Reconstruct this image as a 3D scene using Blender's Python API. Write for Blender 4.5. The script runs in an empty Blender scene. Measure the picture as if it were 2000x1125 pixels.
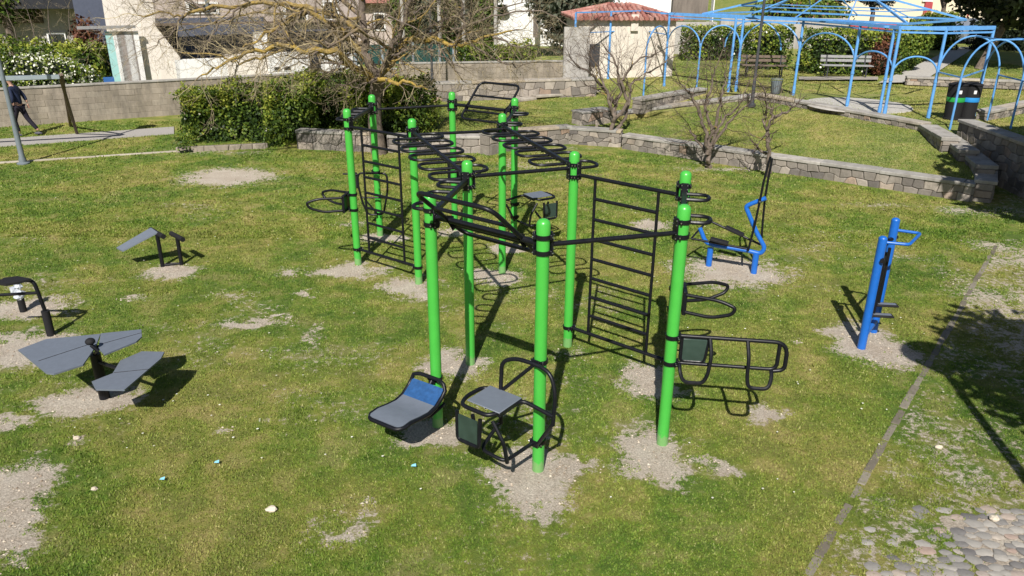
import bpy, math, random
import numpy as np
from mathutils import Vector, Matrix
random.seed(7); rng = np.random.default_rng(7)
S = bpy.context.scene; COL = S.collection
R = math.radians
# ------------------------------------------------------------------ camera
CH, F_, TH, RO = 4.717, 1491.7, R(22.241), R(.369)
_f = np.array([0, math.cos(TH), -math.sin(TH)]); _r0 = np.array([1., 0, 0]); _u0 = np.cross(_r0, _f)
_r = _r0*math.cos(RO)+_u0*math.sin(RO); _u = -_r0*math.sin(RO)+_u0*math.cos(RO)
cd = bpy.data.cameras.new('camera'); cam = bpy.data.objects.new('camera', cd); COL.objects.link(cam)
cd.sensor_width = 36; cd.lens = F_/2000*36; cd.clip_end = 600; cd.clip_start = .1
cam.matrix_world = Matrix(((_r[0], _u[0], -_f[0], 0), (_r[1], _u[1], -_f[1], 0), (_r[2], _u[2], -_f[2], CH), (0, 0, 0, 1)))
S.camera = cam
# ------------------------------------------------------------------ light
SUN_AZ, SUN_EL = R(189), R(44)          # where the sun stands, clockwise from +Y
w = bpy.data.worlds.new('World'); S.world = w; w.use_nodes = True
nt = w.node_tree; sky = nt.nodes.new('ShaderNodeTexSky'); sky.sky_type = 'NISHITA'; sky.sun_disc = False
sky.sun_elevation = SUN_EL; sky.sun_rotation = SUN_AZ
nt.links.new(sky.outputs[0], nt.nodes['Background'].inputs[0]); nt.nodes['Background'].inputs[1].default_value = .05
sl = bpy.data.lights.new('sun', 'SUN'); sl.energy = 4.9; sl.angle = R(.5); sl.color = (1, .95, .88)
so = bpy.data.objects.new('sun', sl); COL.objects.link(so)
sd = Vector((math.sin(SUN_AZ)*math.cos(SUN_EL), math.cos(SUN_AZ)*math.cos(SUN_EL), math.sin(SUN_EL)))
so.rotation_euler = sd.to_track_quat('Z', 'Y').to_euler()
S.view_settings.view_transform = 'Standard'; S.view_settings.look = 'None'; S.view_settings.gamma = 1
S.view_settings.exposure = 0.4
try: S.cycles.max_bounces = 6
except Exception: pass
# survey: the ray seen in the photograph, met with a level (z) or an upright plane
def _ray(px, py): return _f*F_+_r*(px-1000)-_u*(py-562.5)
def at(px, py, z=0.):
    d = _ray(px, py); t = (z-CH)/d[2]; return Vector((d[0]*t, d[1]*t, z))
def aty(px, py, Y):
    d = _ray(px, py); t = Y/d[1]; return Vector((d[0]*t, Y, CH+d[2]*t))
def atd(px, py, P, e):                  # upright plane through P along e
    d = _ray(px, py); n = (-e[1], e[0]); t = (P[0]*n[0]+P[1]*n[1])/(d[0]*n[0]+d[1]*n[1])
    return Vector((d[0]*t, d[1]*t, CH+d[2]*t))
def prj(v):
    d = np.array(v)-np.array([0, 0, CH]); k = F_/(d@_f); return 1000+k*(d@_r), 562.5-k*(d@_u)
# ------------------------------------------------------------------ materials
def newmat(name):
    m = bpy.data.materials.new(name); m.use_nodes = True; return m, m.node_tree, m.node_tree.nodes['Principled BSDF']
def N(nt, t, **k):
    n = nt.nodes.new(t)
    for a, b in k.items():
        if a in n.inputs: n.inputs[a].default_value = b
        else: setattr(n, a, b)
    return n
def noise(nt, scale, detail=4, rough=.6, vec=None):
    n = N(nt, 'ShaderNodeTexNoise', Scale=scale, Detail=detail, Roughness=rough)
    if vec is None:
        tc = nt.nodes.get('TC') or nt.nodes.new('ShaderNodeNewGeometry'); tc.name = 'TC'; vec = tc.outputs['Position']
    nt.links.new(vec, n.inputs['Vector']); return n.outputs[0]
def ramp(nt, fac, stops):
    r = nt.nodes.new('ShaderNodeValToRGB'); nt.links.new(fac, r.inputs[0]); e = r.color_ramp.elements
    while len(e) < len(stops): e.new(.5)
    for i, (p, c) in enumerate(stops):
        e[i].position = p; e[i].color = (c, c, c, 1) if isinstance(c, (int, float)) else (*c, 1)
    return r.outputs[0]
def mix(nt, fac, a, b, mode='MIX'):
    m = nt.nodes.new('ShaderNodeMix'); m.data_type = 'RGBA'; m.blend_type = mode
    for q, s, v in ((0, m.inputs[0], fac), (1, m.inputs[6], a), (1, m.inputs[7], b)):
        if isinstance(v, (int, float)): s.default_value = (v, v, v, 1) if q else v
        elif isinstance(v, tuple): s.default_value = (*v, 1)
        else: nt.links.new(v, s)
    return m.outputs[2]
def attr(nt, name='tint'):
    a = nt.nodes.new('ShaderNodeAttribute'); a.attribute_name = name; return a.outputs['Fac']
def bump(nt, b, h, strength, dist):
    n = N(nt, 'ShaderNodeBump', Strength=strength, Distance=dist); nt.links.new(h, n.inputs['Height']); nt.links.new(n.outputs[0], b.inputs['Normal'])
def paint(name, col, rough=.4, spec=.5, metal=0, wear=.12, coat=0, sc=9):
    m, nt, b = newmat(name); c2 = tuple(x*(1-wear) for x in col)
    nt.links.new(mix(nt, ramp(nt, noise(nt, sc), [(.35, 0), (.7, 1)]), col, c2), b.inputs['Base Color'])
    nt.links.new(ramp(nt, noise(nt, sc*2.3), [(.3, rough*.85), (.75, min(1, rough*1.3))]), b.inputs['Roughness'])
    b.inputs['Metallic'].default_value = metal; b.inputs['Specular IOR Level'].default_value = spec
    if coat: b.inputs['Coat Weight'].default_value = coat; b.inputs['Coat Roughness'].default_value = .2
    return m
def tinted(name, stops, rough=.85, nscale=20, nmix=.35, bstr=.5, bdist=.01, trans=0):
    m, nt, b = newmat(name); c = ramp(nt, attr(nt), stops)
    nn = noise(nt, nscale, 5, .65)
    c = mix(nt, nmix, c, mix(nt, nn, (.25, .25, .25), (1.0, 1.0, 1.0)), 'OVERLAY') if nmix else c
    nt.links.new(c, b.inputs['Base Color']); b.inputs['Roughness'].default_value = rough
    if bstr: bump(nt, b, nn, bstr, bdist)
    b.inputs['Specular IOR Level'].default_value = .25
    if trans:
        t = nt.nodes.new('ShaderNodeBsdfTranslucent'); ms = N(nt, 'ShaderNodeMixShader', Fac=trans)
        nt.links.new(c, t.inputs[0]); nt.links.new(b.outputs[0], ms.inputs[1]); nt.links.new(t.outputs[0], ms.inputs[2])
        nt.links.new(ms.outputs[0], nt.nodes['Material Output'].inputs[0])
    return m
def streaky(name, col, dirt, rough=.9, amt=.6):
    m, nt, b = newmat(name)
    g = nt.nodes.new('ShaderNodeNewGeometry'); mp = N(nt, 'ShaderNodeMapping'); mp.inputs['Scale'].default_value = (3, 3, .5)
    nt.links.new(g.outputs['Position'], mp.inputs[0])
    a = ramp(nt, noise(nt, 1.2, 6, .7, mp.outputs[0]), [(.42, 0), (.72, amt)]); c = mix(nt, a, col, dirt)
    c = mix(nt, .18, c, noise(nt, 25), 'OVERLAY')
    nt.links.new(c, b.inputs['Base Color']); b.inputs['Roughness'].default_value = rough; bump(nt, b, noise(nt, 30), .3, .01); return m
def grass_color(nt):
    a = ramp(nt, noise(nt, .45, 4, .55), [(.40, (.060, .165, .014)), (.46, (.125, .235, .024)), (.52, (.27, .30, .048)), (.59, (.46, .37, .12))])
    c = ramp(nt, noise(nt, 1.9, 5, .65), [(.40, (.036, .115, .010)), (.46, (.105, .21, .022)), (.53, (.26, .30, .05)), (.60, (.50, .40, .18))])
    d = ramp(nt, noise(nt, 11, 4, .7), [(.32, (.035, .095, .010)), (.5, (.17, .225, .036)), (.68, (.44, .40, .15))])
    return mix(nt, .25, mix(nt, .5, a, c), d)
M = {}
M['green'] = paint('bright_green_paint', (.062, .42, .056), .33, .5, wear=.06, coat=.15)
def foot_dirt(m):
    nt = m.node_tree; b = nt.nodes['Principled BSDF']; src = b.inputs['Base Color'].links[0].from_socket; g = nt.nodes.new('ShaderNodeNewGeometry'); sx = nt.nodes.new('ShaderNodeSeparateXYZ'); nt.links.new(g.outputs['Position'], sx.inputs[0])
    mm = N(nt, 'ShaderNodeMath', operation='MULTIPLY_ADD'); nt.links.new(noise(nt, 14, 5, .7), mm.inputs[0]); mm.inputs[1].default_value = -.22; nt.links.new(sx.outputs[2], mm.inputs[2])
    k = ramp(nt, mm.outputs[0], [(0, .4), (.02, 0)]); sc = ramp(nt, noise(nt, 70, 3, .6), [(.70, 0), (.78, .5)]); nt.links.new(mix(nt, k, mix(nt, sc, src, (.16, .50, .14)), (.30, .26, .2)), b.inputs['Base Color'])
foot_dirt(M['green'])
M['black'] = paint('black_powder_coat', (.007, .0075, .011), .4, .35, wear=.3)
M['steel'] = paint('bolt_steel', (.55, .56, .58), .3, .5, 1)
M['blue'] = paint('blue_paint', (.012, .13, .52), .35, .5, wear=.12, coat=.15)
M['grey_panel'] = paint('grey_plastic_panel', (.14, .162, .20), .5, .4, wear=.1, sc=14)
M['film'] = paint('scuffed_blue_film', (.016, .062, .17), .45, .4, wear=-.5, sc=22)
M['pad'] = paint('dark_green_pad', (.035, .062, .05), .4, .5, wear=.3, sc=6)
M['hull'] = paint('lamp_dark', (.05, .055, .065), .5); M['rubber'] = paint('black_rubber', (.014, .014, .016), .7, .3)
M['plastic_wrap'] = paint('white_plastic_wrap', (.62, .66, .74), .3, .5, sc=25, wear=.4)
M['grey_metal'] = paint('grey_painted_metal', (.16, .19, .21), .5, .4)
M['dark_metal'] = paint('dark_grey_metal', (.045, .047, .052), .5, .4)
M['galv'] = paint('galvanised_steel', (.34, .4, .44), .45, .4, .4)
M['pergola'] = paint('light_blue_paint', (.13, .36, .74), .45, .4, wear=.22)
M['wood'] = paint('weathered_wood', (.17, .13, .10), .8, .2, wear=.35, sc=18)
M['pale_wood'] = paint('pale_painted_wood', (.3, .3, .3), .7, .3, wear=.3, sc=18)
M['white_wall'] = streaky('white_render', (.80, .80, .79), (.48, .45, .40), amt=.4)
M['cream_wall'] = streaky('cream_render', (.76, .70, .63), (.50, .44, .38), amt=.5)
M['pink_wall'] = streaky('pinkish_render', (.47, .40, .36), (.30, .25, .22), amt=.7)
M['hut_wall'] = streaky('hut_render', (.66, .60, .52), (.42, .37, .32), amt=.6)
M['yellow_wall'] = streaky('pale_yellow_render', (.72, .63, .47), (.55, .47, .35), amt=.3)
M['concrete'] = streaky('concrete', (.42, .40, .37), (.25, .235, .21), amt=.7)
M['brown_wall'] = streaky('old_brown_render', (.20, .17, .145), (.09, .075, .065), amt=.9)
M['dark_room'] = paint('dark_interior', (.03, .032, .038), .8, .2)
M['porch_shade'] = paint('porch_shade_blue', (.10, .115, .16), .8, .2)  # bluish shade inside the porch, put into the wall colour
M['red_paint'] = paint('dusty_red_paint', (.42, .07, .08), .6, .3)
M['terracotta'] = tinted('terracotta_tiles', [(0, (.26, .10, .08)), (.5, (.36, .165, .135)), (1, (.44, .26, .22))], nscale=9)
M['stone'] = tinted('wall_stone', [(0, (.11, .10, .095)), (.3, (.19, .17, .15)), (.6, (.26, .23, .20)), (.88, (.35, .31, .265)), (1, (.27, .19, .14))], nscale=7, nmix=.5, bstr=.8, bdist=.02)
M['mortar'] = tinted('mortar', [(0, (.13, .11, .095)), (1, (.17, .145, .125))], nscale=15)
M['coping'] = tinted('stone_coping', [(0, (.28, .27, .25)), (.7, (.36, .34, .31)), (1, (.38, .31, .22))], nscale=5, nmix=.5, bstr=.6, bdist=.015)
M['block'] = tinted('concrete_block', [(0, (.25, .215, .17)), (.5, (.28, .24, .195)), (1, (.31, .27, .22))], nscale=6, nmix=.4, bstr=.6)
def stain(m, amt=.5):
    nt = m.node_tree; b = nt.nodes['Principled BSDF']; src = b.inputs['Base Color'].links[0].from_socket; g = nt.nodes.new('ShaderNodeNewGeometry'); mp = N(nt, 'ShaderNodeMapping'); mp.inputs['Scale'].default_value = (2.2, 2.2, .6); nt.links.new(g.outputs['Position'], mp.inputs[0])
    nt.links.new(mix(nt, ramp(nt, noise(nt, 1.1, 7, .75, mp.outputs[0]), [(.42, 0), (.66, amt)]), src, (.13, .115, .095)), b.inputs['Base Color'])
stain(M['block'], .75); stain(M['coping'], .6); stain(M['stone'], .5)
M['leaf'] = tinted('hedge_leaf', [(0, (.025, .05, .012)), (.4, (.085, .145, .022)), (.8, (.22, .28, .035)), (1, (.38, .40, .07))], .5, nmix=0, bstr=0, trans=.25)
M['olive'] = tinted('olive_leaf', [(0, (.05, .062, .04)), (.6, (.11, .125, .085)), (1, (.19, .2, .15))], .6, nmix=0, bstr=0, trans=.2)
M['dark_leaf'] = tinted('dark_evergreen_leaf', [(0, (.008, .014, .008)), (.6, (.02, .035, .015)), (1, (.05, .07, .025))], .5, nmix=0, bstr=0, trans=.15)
M['flower'] = tinted('white_blossom', [(0, (.5, .5, .38)), (1, (.82, .82, .72))], .7, nmix=0, bstr=0)
M['redleaf'] = tinted('reddish_leaf', [(0, (.05, .025, .015)), (.6, (.13, .05, .03)), (1, (.2, .1, .04))], .6, nmix=0, bstr=0)
M['bark'] = tinted('lichen_bark', [(0, (.075, .058, .045)), (.45, (.16, .125, .10)), (.62, (.24, .17, .055)), (1, (.46, .31, .035))], .9, 14, .5, .8, .02)
def mat_bark():
    m, nt, b = newmat('lichen_bark'); g_ = ramp(nt, noise(nt, 6, 5, .7), [(.3, (.06, .047, .037)), (.55, (.16, .125, .10)), (.8, (.27, .22, .18))]); y_ = ramp(nt, noise(nt, 22, 4, .7), [(.3, (.20, .14, .035)), (.7, (.50, .34, .05))])
    ma = N(nt, 'ShaderNodeMath', operation='ADD'); nt.links.new(attr(nt), ma.inputs[0]); nt.links.new(noise(nt, 3.5, 5, .7), ma.inputs[1])
    nt.links.new(mix(nt, lich(nt, ma.outputs[0]), g_, y_), b.inputs['Base Color']); b.inputs['Roughness'].default_value = .9; bump(nt, b, noise(nt, 14), .8, .02); return m
def lich(nt, v):
    a = N(nt, 'ShaderNodeMath', operation='MULTIPLY'); nt.links.new(v, a.inputs[0]); a.inputs[1].default_value = .5; return ramp(nt, a.outputs[0], [(.50, 0), (.70, .9)])
M['bark'] = mat_bark()
M['dark_twig'] = tinted('reddish_twig_bark', [(0, (.05, .036, .03)), (.6, (.115, .085, .07)), (1, (.19, .145, .11))], .9, nmix=0, bstr=0)
M['twig'] = tinted('twig_bark', [(0, (.12, .095, .065)), (.6, (.27, .22, .15)), (1, (.42, .35, .20))], .9, nmix=0, bstr=0)
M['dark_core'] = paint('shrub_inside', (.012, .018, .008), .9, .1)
M['skin'] = paint('skin', (.45, .26, .19), .5, .3); M['navy'] = paint('navy_jacket', (.018, .028, .07), .7, .3, wear=.4)
M['trouser'] = paint('dark_trousers', (.02, .018, .028), .8, .2); M['hair'] = paint('grey_cap', (.2, .19, .2), .8, .2); M['shoe'] = paint('shoe', (.09, .09, .11), .6, .3)
M['glass'] = paint('window_glass', (.02, .025, .03), .08, .8); M['net'] = paint('green_windbreak_net', (.02, .075, .065), .8, .2, wear=.4)
M['car_blue'] = paint('car_paint_blue_grey', (.16, .22, .30), .25, .6, .5, coat=.6); M['car_white'] = paint('car_paint_pale', (.42, .46, .52), .25, .6, .5, coat=.6)
M['band_green'] = paint('green_band', (.02, .32, .06), .5); M['band_blue'] = paint('blue_band', (.02, .25, .62), .5); M['white'] = paint('white_plastic', (.75, .75, .75), .5)
M['cyan'] = paint('pale_cyan_cloth', (.35, .62, .60), .8); M['bluecloth'] = paint('blue_cloth', (.03, .13, .38), .8)
M['paper'] = paint('pale_blue_scrap', (.25, .6, .75), .8)
M['curb'] = tinted('kerb_stone', [(0, (.26, .23, .18)), (1, (.40, .36, .30))], nscale=9, nmix=.45)
M['kerbdirt'] = tinted('worn_kerb', [(0, (.12, .105, .082)), (1, (.20, .18, .145))], nscale=18, nmix=.5)
M['cobble'] = tinted('cobblestone', [(0, (.12, .115, .115)), (.35, (.22, .21, .195)), (.8, (.32, .30, .27)), (.92, (.28, .20, .165)), (1, (.38, .35, .30))], nscale=25, nmix=.45)
M['pebble'] = tinted('dirt_lumps', [(0, (.20, .155, .11)), (.5, (.42, .35, .27)), (1, (.58, .51, .41))], nscale=40, nmix=.3)
def mat_ground(dirt=True):
    m, nt, b = newmat('lawn_ground' if dirt else 'terrace_ground'); g = mix(nt, .25 if dirt else .4, grass_color(nt), (.15, .135, .06) if dirt else (.33, .29, .13), 'MIX')
    if dirt:
        fine = noise(nt, 11, 8, .8); ff = noise(nt, 45, 4, .7)
        ma = N(nt, 'ShaderNodeMath', operation='MULTIPLY_ADD'); nt.links.new(fine, ma.inputs[0]); ma.inputs[1].default_value = 1.7; ma.inputs[2].default_value = -.85
        ad = N(nt, 'ShaderNodeMath', operation='ADD'); nt.links.new(ma.outputs[0], ad.inputs[0]); nt.links.new(attr(nt, 'dirt'), ad.inputs[1])
        k = ramp(nt, ad.outputs[0], [(.42, 0), (.52, 1)])
        dc = ramp(nt, ff, [(.3, (.20, .16, .12)), (.47, (.52, .45, .355)), (.64, (.86, .78, .66))])
        dc = mix(nt, .5, dc, ramp(nt, noise(nt, 2.5), [(.35, (.36, .29, .23)), (.65, (.53, .48, .41))]))
        g = mix(nt, k, g, dc)
    nt.links.new(g, b.inputs['Base Color']); b.inputs['Roughness'].default_value = .95; b.inputs['Specular IOR Level'].default_value = .15
    bump(nt, b, noise(nt, 60, 6, .8), .9, .035); return m
M['lawn'] = mat_ground(True); M['terrace'] = mat_ground(False)
def mat_blade():
    m, nt, b = newmat('grass_blade'); c = mix(nt, .45, grass_color(nt), ramp(nt, attr(nt), [(0, (.025, .075, .007)), (.35, (.12, .22, .022)), (.7, (.28, .345, .05)), (1, (.62, .57, .27))]))
    nt.links.new(c, b.inputs['Base Color']); b.inputs['Roughness'].default_value = .6; b.inputs['Specular IOR Level'].default_value = .2
    t = nt.nodes.new('ShaderNodeBsdfTranslucent'); ms = N(nt, 'ShaderNodeMixShader', Fac=.3)
    nt.links.new(c, t.inputs[0]); nt.links.new(b.outputs[0], ms.inputs[1]); nt.links.new(t.outputs[0], ms.inputs[2]); nt.links.new(ms.outputs[0], nt.nodes['Material Output'].inputs[0]); return m
M['blade'] = mat_blade()
def mat_path(name, c1, c2, sc=30):
    m, nt, b = newmat(name); nt.links.new(ramp(nt, noise(nt, sc, 6, .75), [(.3, c1), (.7, c2)]), b.inputs['Base Color']); b.inputs['Roughness'].default_value = .95
    bump(nt, b, noise(nt, sc*2, 5, .7), .6, .01); return m
M['path'] = mat_path('old_concrete_path', (.27, .25, .23), (.40, .38, .35)); M['asphalt'] = mat_path('asphalt', (.045, .045, .048), (.09, .09, .09))
M['gravel'] = mat_path('gravel', (.20, .18, .15), (.40, .37, .33), 14); M['paving'] = mat_path('pale_paving', (.33, .31, .28), (.5, .48, .44), 8)
# ------------------------------------------------------------------ mesh helpers
def V(*a): return Vector(a)
class MB:
    def __init__(s): s.v = []; s.f = []; s.t = []; s.m = []
    def add(s, vs, fs, t=.5, m=0):
        o = len(s.v); s.v += [tuple(v) for v in vs]; s.f += [tuple(i+o for i in f) for f in fs]; s.t += [t]*len(fs); s.m += [m]*len(fs); return s
    def box(s, c, d, rz=0, t=.5, m=0, bev=0, M4=None, jit=0):
        x, y, z = d[0]/2, d[1]/2, d[2]/2; cs, sn = math.cos(rz), math.sin(rz)
        if bev:
            b = bev; P = []
            for sz in (-1, 1):
                for (a, e) in ((-1, -1), (1, -1), (1, 1), (-1, 1)):
                    P += [(a*(x-b), e*(y-b), sz*z), (a*x, e*(y-b), sz*(z-b)), (a*(x-b), e*y, sz*(z-b))]
            F = [(0, 9, 6, 3), (12, 15, 18, 21)]
            for i in range(4):
                j = (i+1) % 4; a0, a1, a2 = 3*i, 3*i+1, 3*i+2; b0, b1, b2 = 3*j, 3*j+1, 3*j+2
                p, q = (a2, b2) if i in (0, 2) else (a1, b1)
                F += [(a0, b0, q, p), (p, q, q+12, p+12), (p+12, q+12, b0+12, a0+12), (a0, a1, a2), (a0+12, a2+12, a1+12), (a1, a1+12, a2+12, a2)]
        else:
            P = [(a*x, e*y, g*z) for g in (-1, 1) for (a, e) in ((-1, -1), (1, -1), (1, 1), (-1, 1))]
            F = [(3, 2, 1, 0), (4, 5, 6, 7), (0, 1, 5, 4), (1, 2, 6, 5), (2, 3, 7, 6), (3, 0, 4, 7)]
        if jit:
            J = {}; Q = []
            for p in P:
                k = (p[0] > 0, p[1] > 0, p[2] > 0); o = J.setdefault((k[0], k[2]), (random.uniform(-jit, jit), random.uniform(-jit, jit))); Q.append((p[0]+o[0], p[1]+(random.uniform(-jit, jit)*.3), p[2]+o[1]))
            P = Q
        if M4 is not None: vs = [M4 @ Vector(p) for p in P]
        else: vs = [(c[0]+p[0]*cs-p[1]*sn, c[1]+p[0]*sn+p[1]*cs, c[2]+p[2]) for p in P]
        s.add(vs, F, t, m); return s
    def tube(s, pts, r, n=8, closed=False, t=.5, m=0, caps=True, tip=None):
        P = [Vector(p) for p in pts]; k = len(P)
        rs = r if isinstance(r, (list, tuple)) else [r]*k
        if k < 2: return s
        d = []
        for i in range(k):
            a = P[i-1] if (closed or i > 0) else P[i]; b = P[(i+1) % k] if (closed or i < k-1) else P[i]
            e = b-a; d.append(e.normalized() if e.length > 1e-9 else Vector((0, 0, 1)))
        u = d[0].orthogonal().normalized(); vs = []
        for i in range(k):
            u = (u-d[i]*u.dot(d[i])); u = u.normalized() if u.length > 1e-6 else d[i].orthogonal().normalized()
            w_ = d[i].cross(u)
            for j in range(n):
                an = 2*math.pi*j/n; vs.append(P[i]+(u*math.cos(an)+w_*math.sin(an))*rs[i])
        fs = []
        for i in range(k if closed else k-1):
            i2 = (i+1) % k
            for j in range(n): fs.append((i*n+j, i*n+(j+1) % n, i2*n+(j+1) % n, i2*n+j))
        if not closed and caps: fs += [tuple(range(n-1, -1, -1)), tuple((k-1)*n+j for j in range(n))]
        s.add(vs, fs, t, m); return s
    def lathe(s, c, prof, n=20, t=.5, m=0):
        vs = []; fs = []
        for r, z in prof:
            for j in range(n): vs.append((c[0]+r*math.cos(2*math.pi*j/n), c[1]+r*math.sin(2*math.pi*j/n), c[2]+z))
        for i in range(len(prof)-1):
            for j in range(n): fs.append((i*n+j, i*n+(j+1) % n, (i+1)*n+(j+1) % n, (i+1)*n+j))
        fs += [tuple(range(n-1, -1, -1)), tuple((len(prof)-1)*n+j for j in range(n))]
        s.add(vs, fs, t, m); return s
    def prism(s, poly, ex, t=.5, m=0):      # 3-D polygon swept by vector ex
        n = len(poly); ex = Vector(ex); vs = [Vector(p) for p in poly]; vs = vs+[p+ex for p in vs]
        s.add(vs, [tuple(range(n)), tuple(range(2*n-1, n-1, -1))]+[(i, i+n, (i+1) % n+n, (i+1) % n) for i in range(n)], t, m); return s
    def ball(s, c, r, n=10, sc=(1, 1, 1), t=.5, m=0, jit=0):
        vs = [(0, 0, -1)]; k = n//2
        for i in range(1, k):
            a = math.pi*i/k-math.pi/2
            for j in range(n): vs.append((math.cos(a)*math.cos(2*math.pi*j/n), math.cos(a)*math.sin(2*math.pi*j/n), math.sin(a)))
        vs.append((0, 0, 1)); fs = [(0, 1+(j+1) % n, 1+j) for j in range(n)]
        for i in range(k-2):
            for j in range(n): a = 1+i*n; fs.append((a+j, a+(j+1) % n, a+n+(j+1) % n, a+n+j))
        L = len(vs)-1; a = 1+(k-2)*n; fs += [(a+j, a+(j+1) % n, L) for j in range(n)]
        o = []
        for v in vs:
            q = 1+jit*(random.random()-.5); o.append((c[0]+v[0]*r*sc[0]*q, c[1]+v[1]*r*sc[1]*q, c[2]+v[2]*r*sc[2]*q))
        s.add(o, fs, t, m); return s
    def build(s, name, mats, parent=None, smooth=True, loc=None, **tags):
        me = bpy.data.meshes.new(name); me.from_pydata(s.v, [], s.f)
        for mm in (mats if isinstance(mats, list) else [mats]): me.materials.append(M[mm])
        a = me.attributes.new('tint', 'FLOAT', 'FACE'); a.data.foreach_set('value', s.t)
        if any(s.m): me.polygons.foreach_set('material_index', s.m)
        if smooth: sm(me)
        me.validate(); o = bpy.data.objects.new(name, me); COL.objects.link(o)
        if parent:
            o.parent = parent; o.matrix_parent_inverse = parent.matrix_basis.inverted()
        tag(o, **tags); return o
def sm(me):
    me.polygons.foreach_set('use_smooth', [True]*len(me.polygons))
    try: me.set_sharp_from_angle(angle=R(40))
    except Exception: pass
def tag(o, label=None, cat=None, group=None, kind=None):
    if label: o['label'] = label
    if cat: o['category'] = cat
    if group: o['group'] = group
    if kind: o['kind'] = kind
    return o
def empty(name, loc, label, cat, group=None):
    o = bpy.data.objects.new(name, None); o.empty_display_size = .2; COL.objects.link(o); o.location = loc
    return tag(o, label, cat, group)
def copy_thing(root, loc, rz, label):
    r = root.copy(); COL.objects.link(r); r.location = loc; r.rotation_euler = (0, 0, rz); r['label'] = label
    for ch in list(root.children):
        c = ch.copy(); COL.objects.link(c); c.parent = r
        for g in ch.children:
            d = g.copy(); COL.objects.link(d); d.parent = c
    return r
def bulk(name, verts, faces_n, tint, mat, parent=None, **tags):   # numpy polygons, faces_n corners each
    n = len(verts)//faces_n; me = bpy.data.meshes.new(name); me.vertices.add(len(verts)); me.vertices.foreach_set('co', np.asarray(verts, dtype=np.float32).ravel())
    me.loops.add(n*faces_n); me.loops.foreach_set('vertex_index', np.arange(n*faces_n, dtype=np.int32))
    me.polygons.add(n); me.polygons.foreach_set('loop_start', np.arange(0, n*faces_n, faces_n, dtype=np.int32))
    me.polygons.foreach_set('loop_total', np.full(n, faces_n, dtype=np.int32)); me.materials.append(M[mat]); me.update(calc_edges=True)
    a = me.attributes.new('tint', 'FLOAT', 'FACE'); a.data.foreach_set('value', np.asarray(tint, dtype=np.float32))
    o = bpy.data.objects.new(name, me); COL.objects.link(o)
    if parent: o.parent = parent; o.matrix_parent_inverse = parent.matrix_basis.inverted()
    tag(o, **tags); return o
def fil(pts, r, n=5, closed=False):     # rounded corners
    P = [Vector(p) for p in pts]; k = len(P); out = []
    for i in range(k):
        if not closed and i in (0, k-1): out.append(P[i]); continue
        a, b, c = P[i-1], P[i], P[(i+1) % k]; d1 = (a-b); d2 = (c-b); q = min(r, d1.length*.48, d2.length*.48)
        p0 = b+d1.normalized()*q; p2 = b+d2.normalized()*q
        for j in range(n+1):
            t = j/n; out.append(p0*(1-t)**2+b*2*t*(1-t)+p2*t*t)
    return out
def noise2(x, y, seed=0):               # cheap value noise for numpy arrays
    def h(i, j): 
        v = np.sin(i*127.1+j*311.7+seed*74.7)*43758.5453; return v-np.floor(v)
    i, j = np.floor(x), np.floor(y); fx, fy = x-i, y-j; fx = fx*fx*(3-2*fx); fy = fy*fy*(3-2*fy)
    return (h(i, j)*(1-fx)+h(i+1, j)*fx)*(1-fy)+(h(i, j+1)*(1-fx)+h(i+1, j+1)*fx)*fy
def fbm(x, y, seed=0): return (noise2(x, y, seed)+.5*noise2(x*2.1, y*2.1, seed+1)+.25*noise2(x*4.3, y*4.3, seed+2))/1.75

# ================================================================== GROUND
PATCH = [(1275,885,75,52,1),(1050,940,85,62,1),(1130,912,50,22,.9),(835,845,68,28,1),(1262,745,55,35,1),(885,712,62,26,1),(1110,690,50,20,.55),(685,527,58,16,1),(800,560,58,18,1),
 (828,580,34,9,.9),(975,540,47,16,1),(985,486,42,11,1),(740,466,46,10,1),(880,452,38,11,.9),(1430,530,105,28,1),(1700,675,68,40,1),(335,532,52,18,1),(60,602,75,22,1),(40,680,95,38,1),
 (165,782,85,32,1),(445,345,90,17,1),(1272,441,38,10,1),(565,533,30,12,.8),(602,572,24,7,.8),(490,632,115,9,.75),(620,655,32,26,.6),(1495,805,38,20,.85),(1400,910,40,11,.8),
 (20,960,80,60,1),(5,1040,75,60,1),(660,1030,62,38,.62),(700,985,30,25,.6),(30,830,50,14,.8),(258,583,42,7,.7),(450,575,60,10,.6),(1555,664,22,6,.7),(545,620,40,5,.8),(680,440,35,10,.6),
 (990,640,40,8,.35),(540,655,60,12,.4),(150,855,20,5,.7),(440,840,22,10,.6),(930,905,60,10,.3),(1080,320,60,6,.5),(1450,330,200,6,.6),(1950,600,75,70,.62),(1930,480,50,22,.6),
 (1210,855,50,40,.25),(20,1100,60,25,.6),(350,1115,30,12,.4),(860,375,60,12,.3),(1750,405,200,10,.35),(1470,1070,60,20,.2),(1720,400,120,8,.5),(1870,410,60,14,.6),(1560,1010,70,30,.15),
 (1060,265,60,6,.5),(1100,290,70,6,.5)]
PW = []
for (x, y, rx, ry, s) in PATCH:
    c = at(x, y); a = at(x+rx, y); b = at(x, y-ry); PW.append((c.x, c.y, abs(a.x-c.x), abs(b.y-c.y), s))
PA, PB = at(1945, 480), at(1578, 1125)
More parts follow.
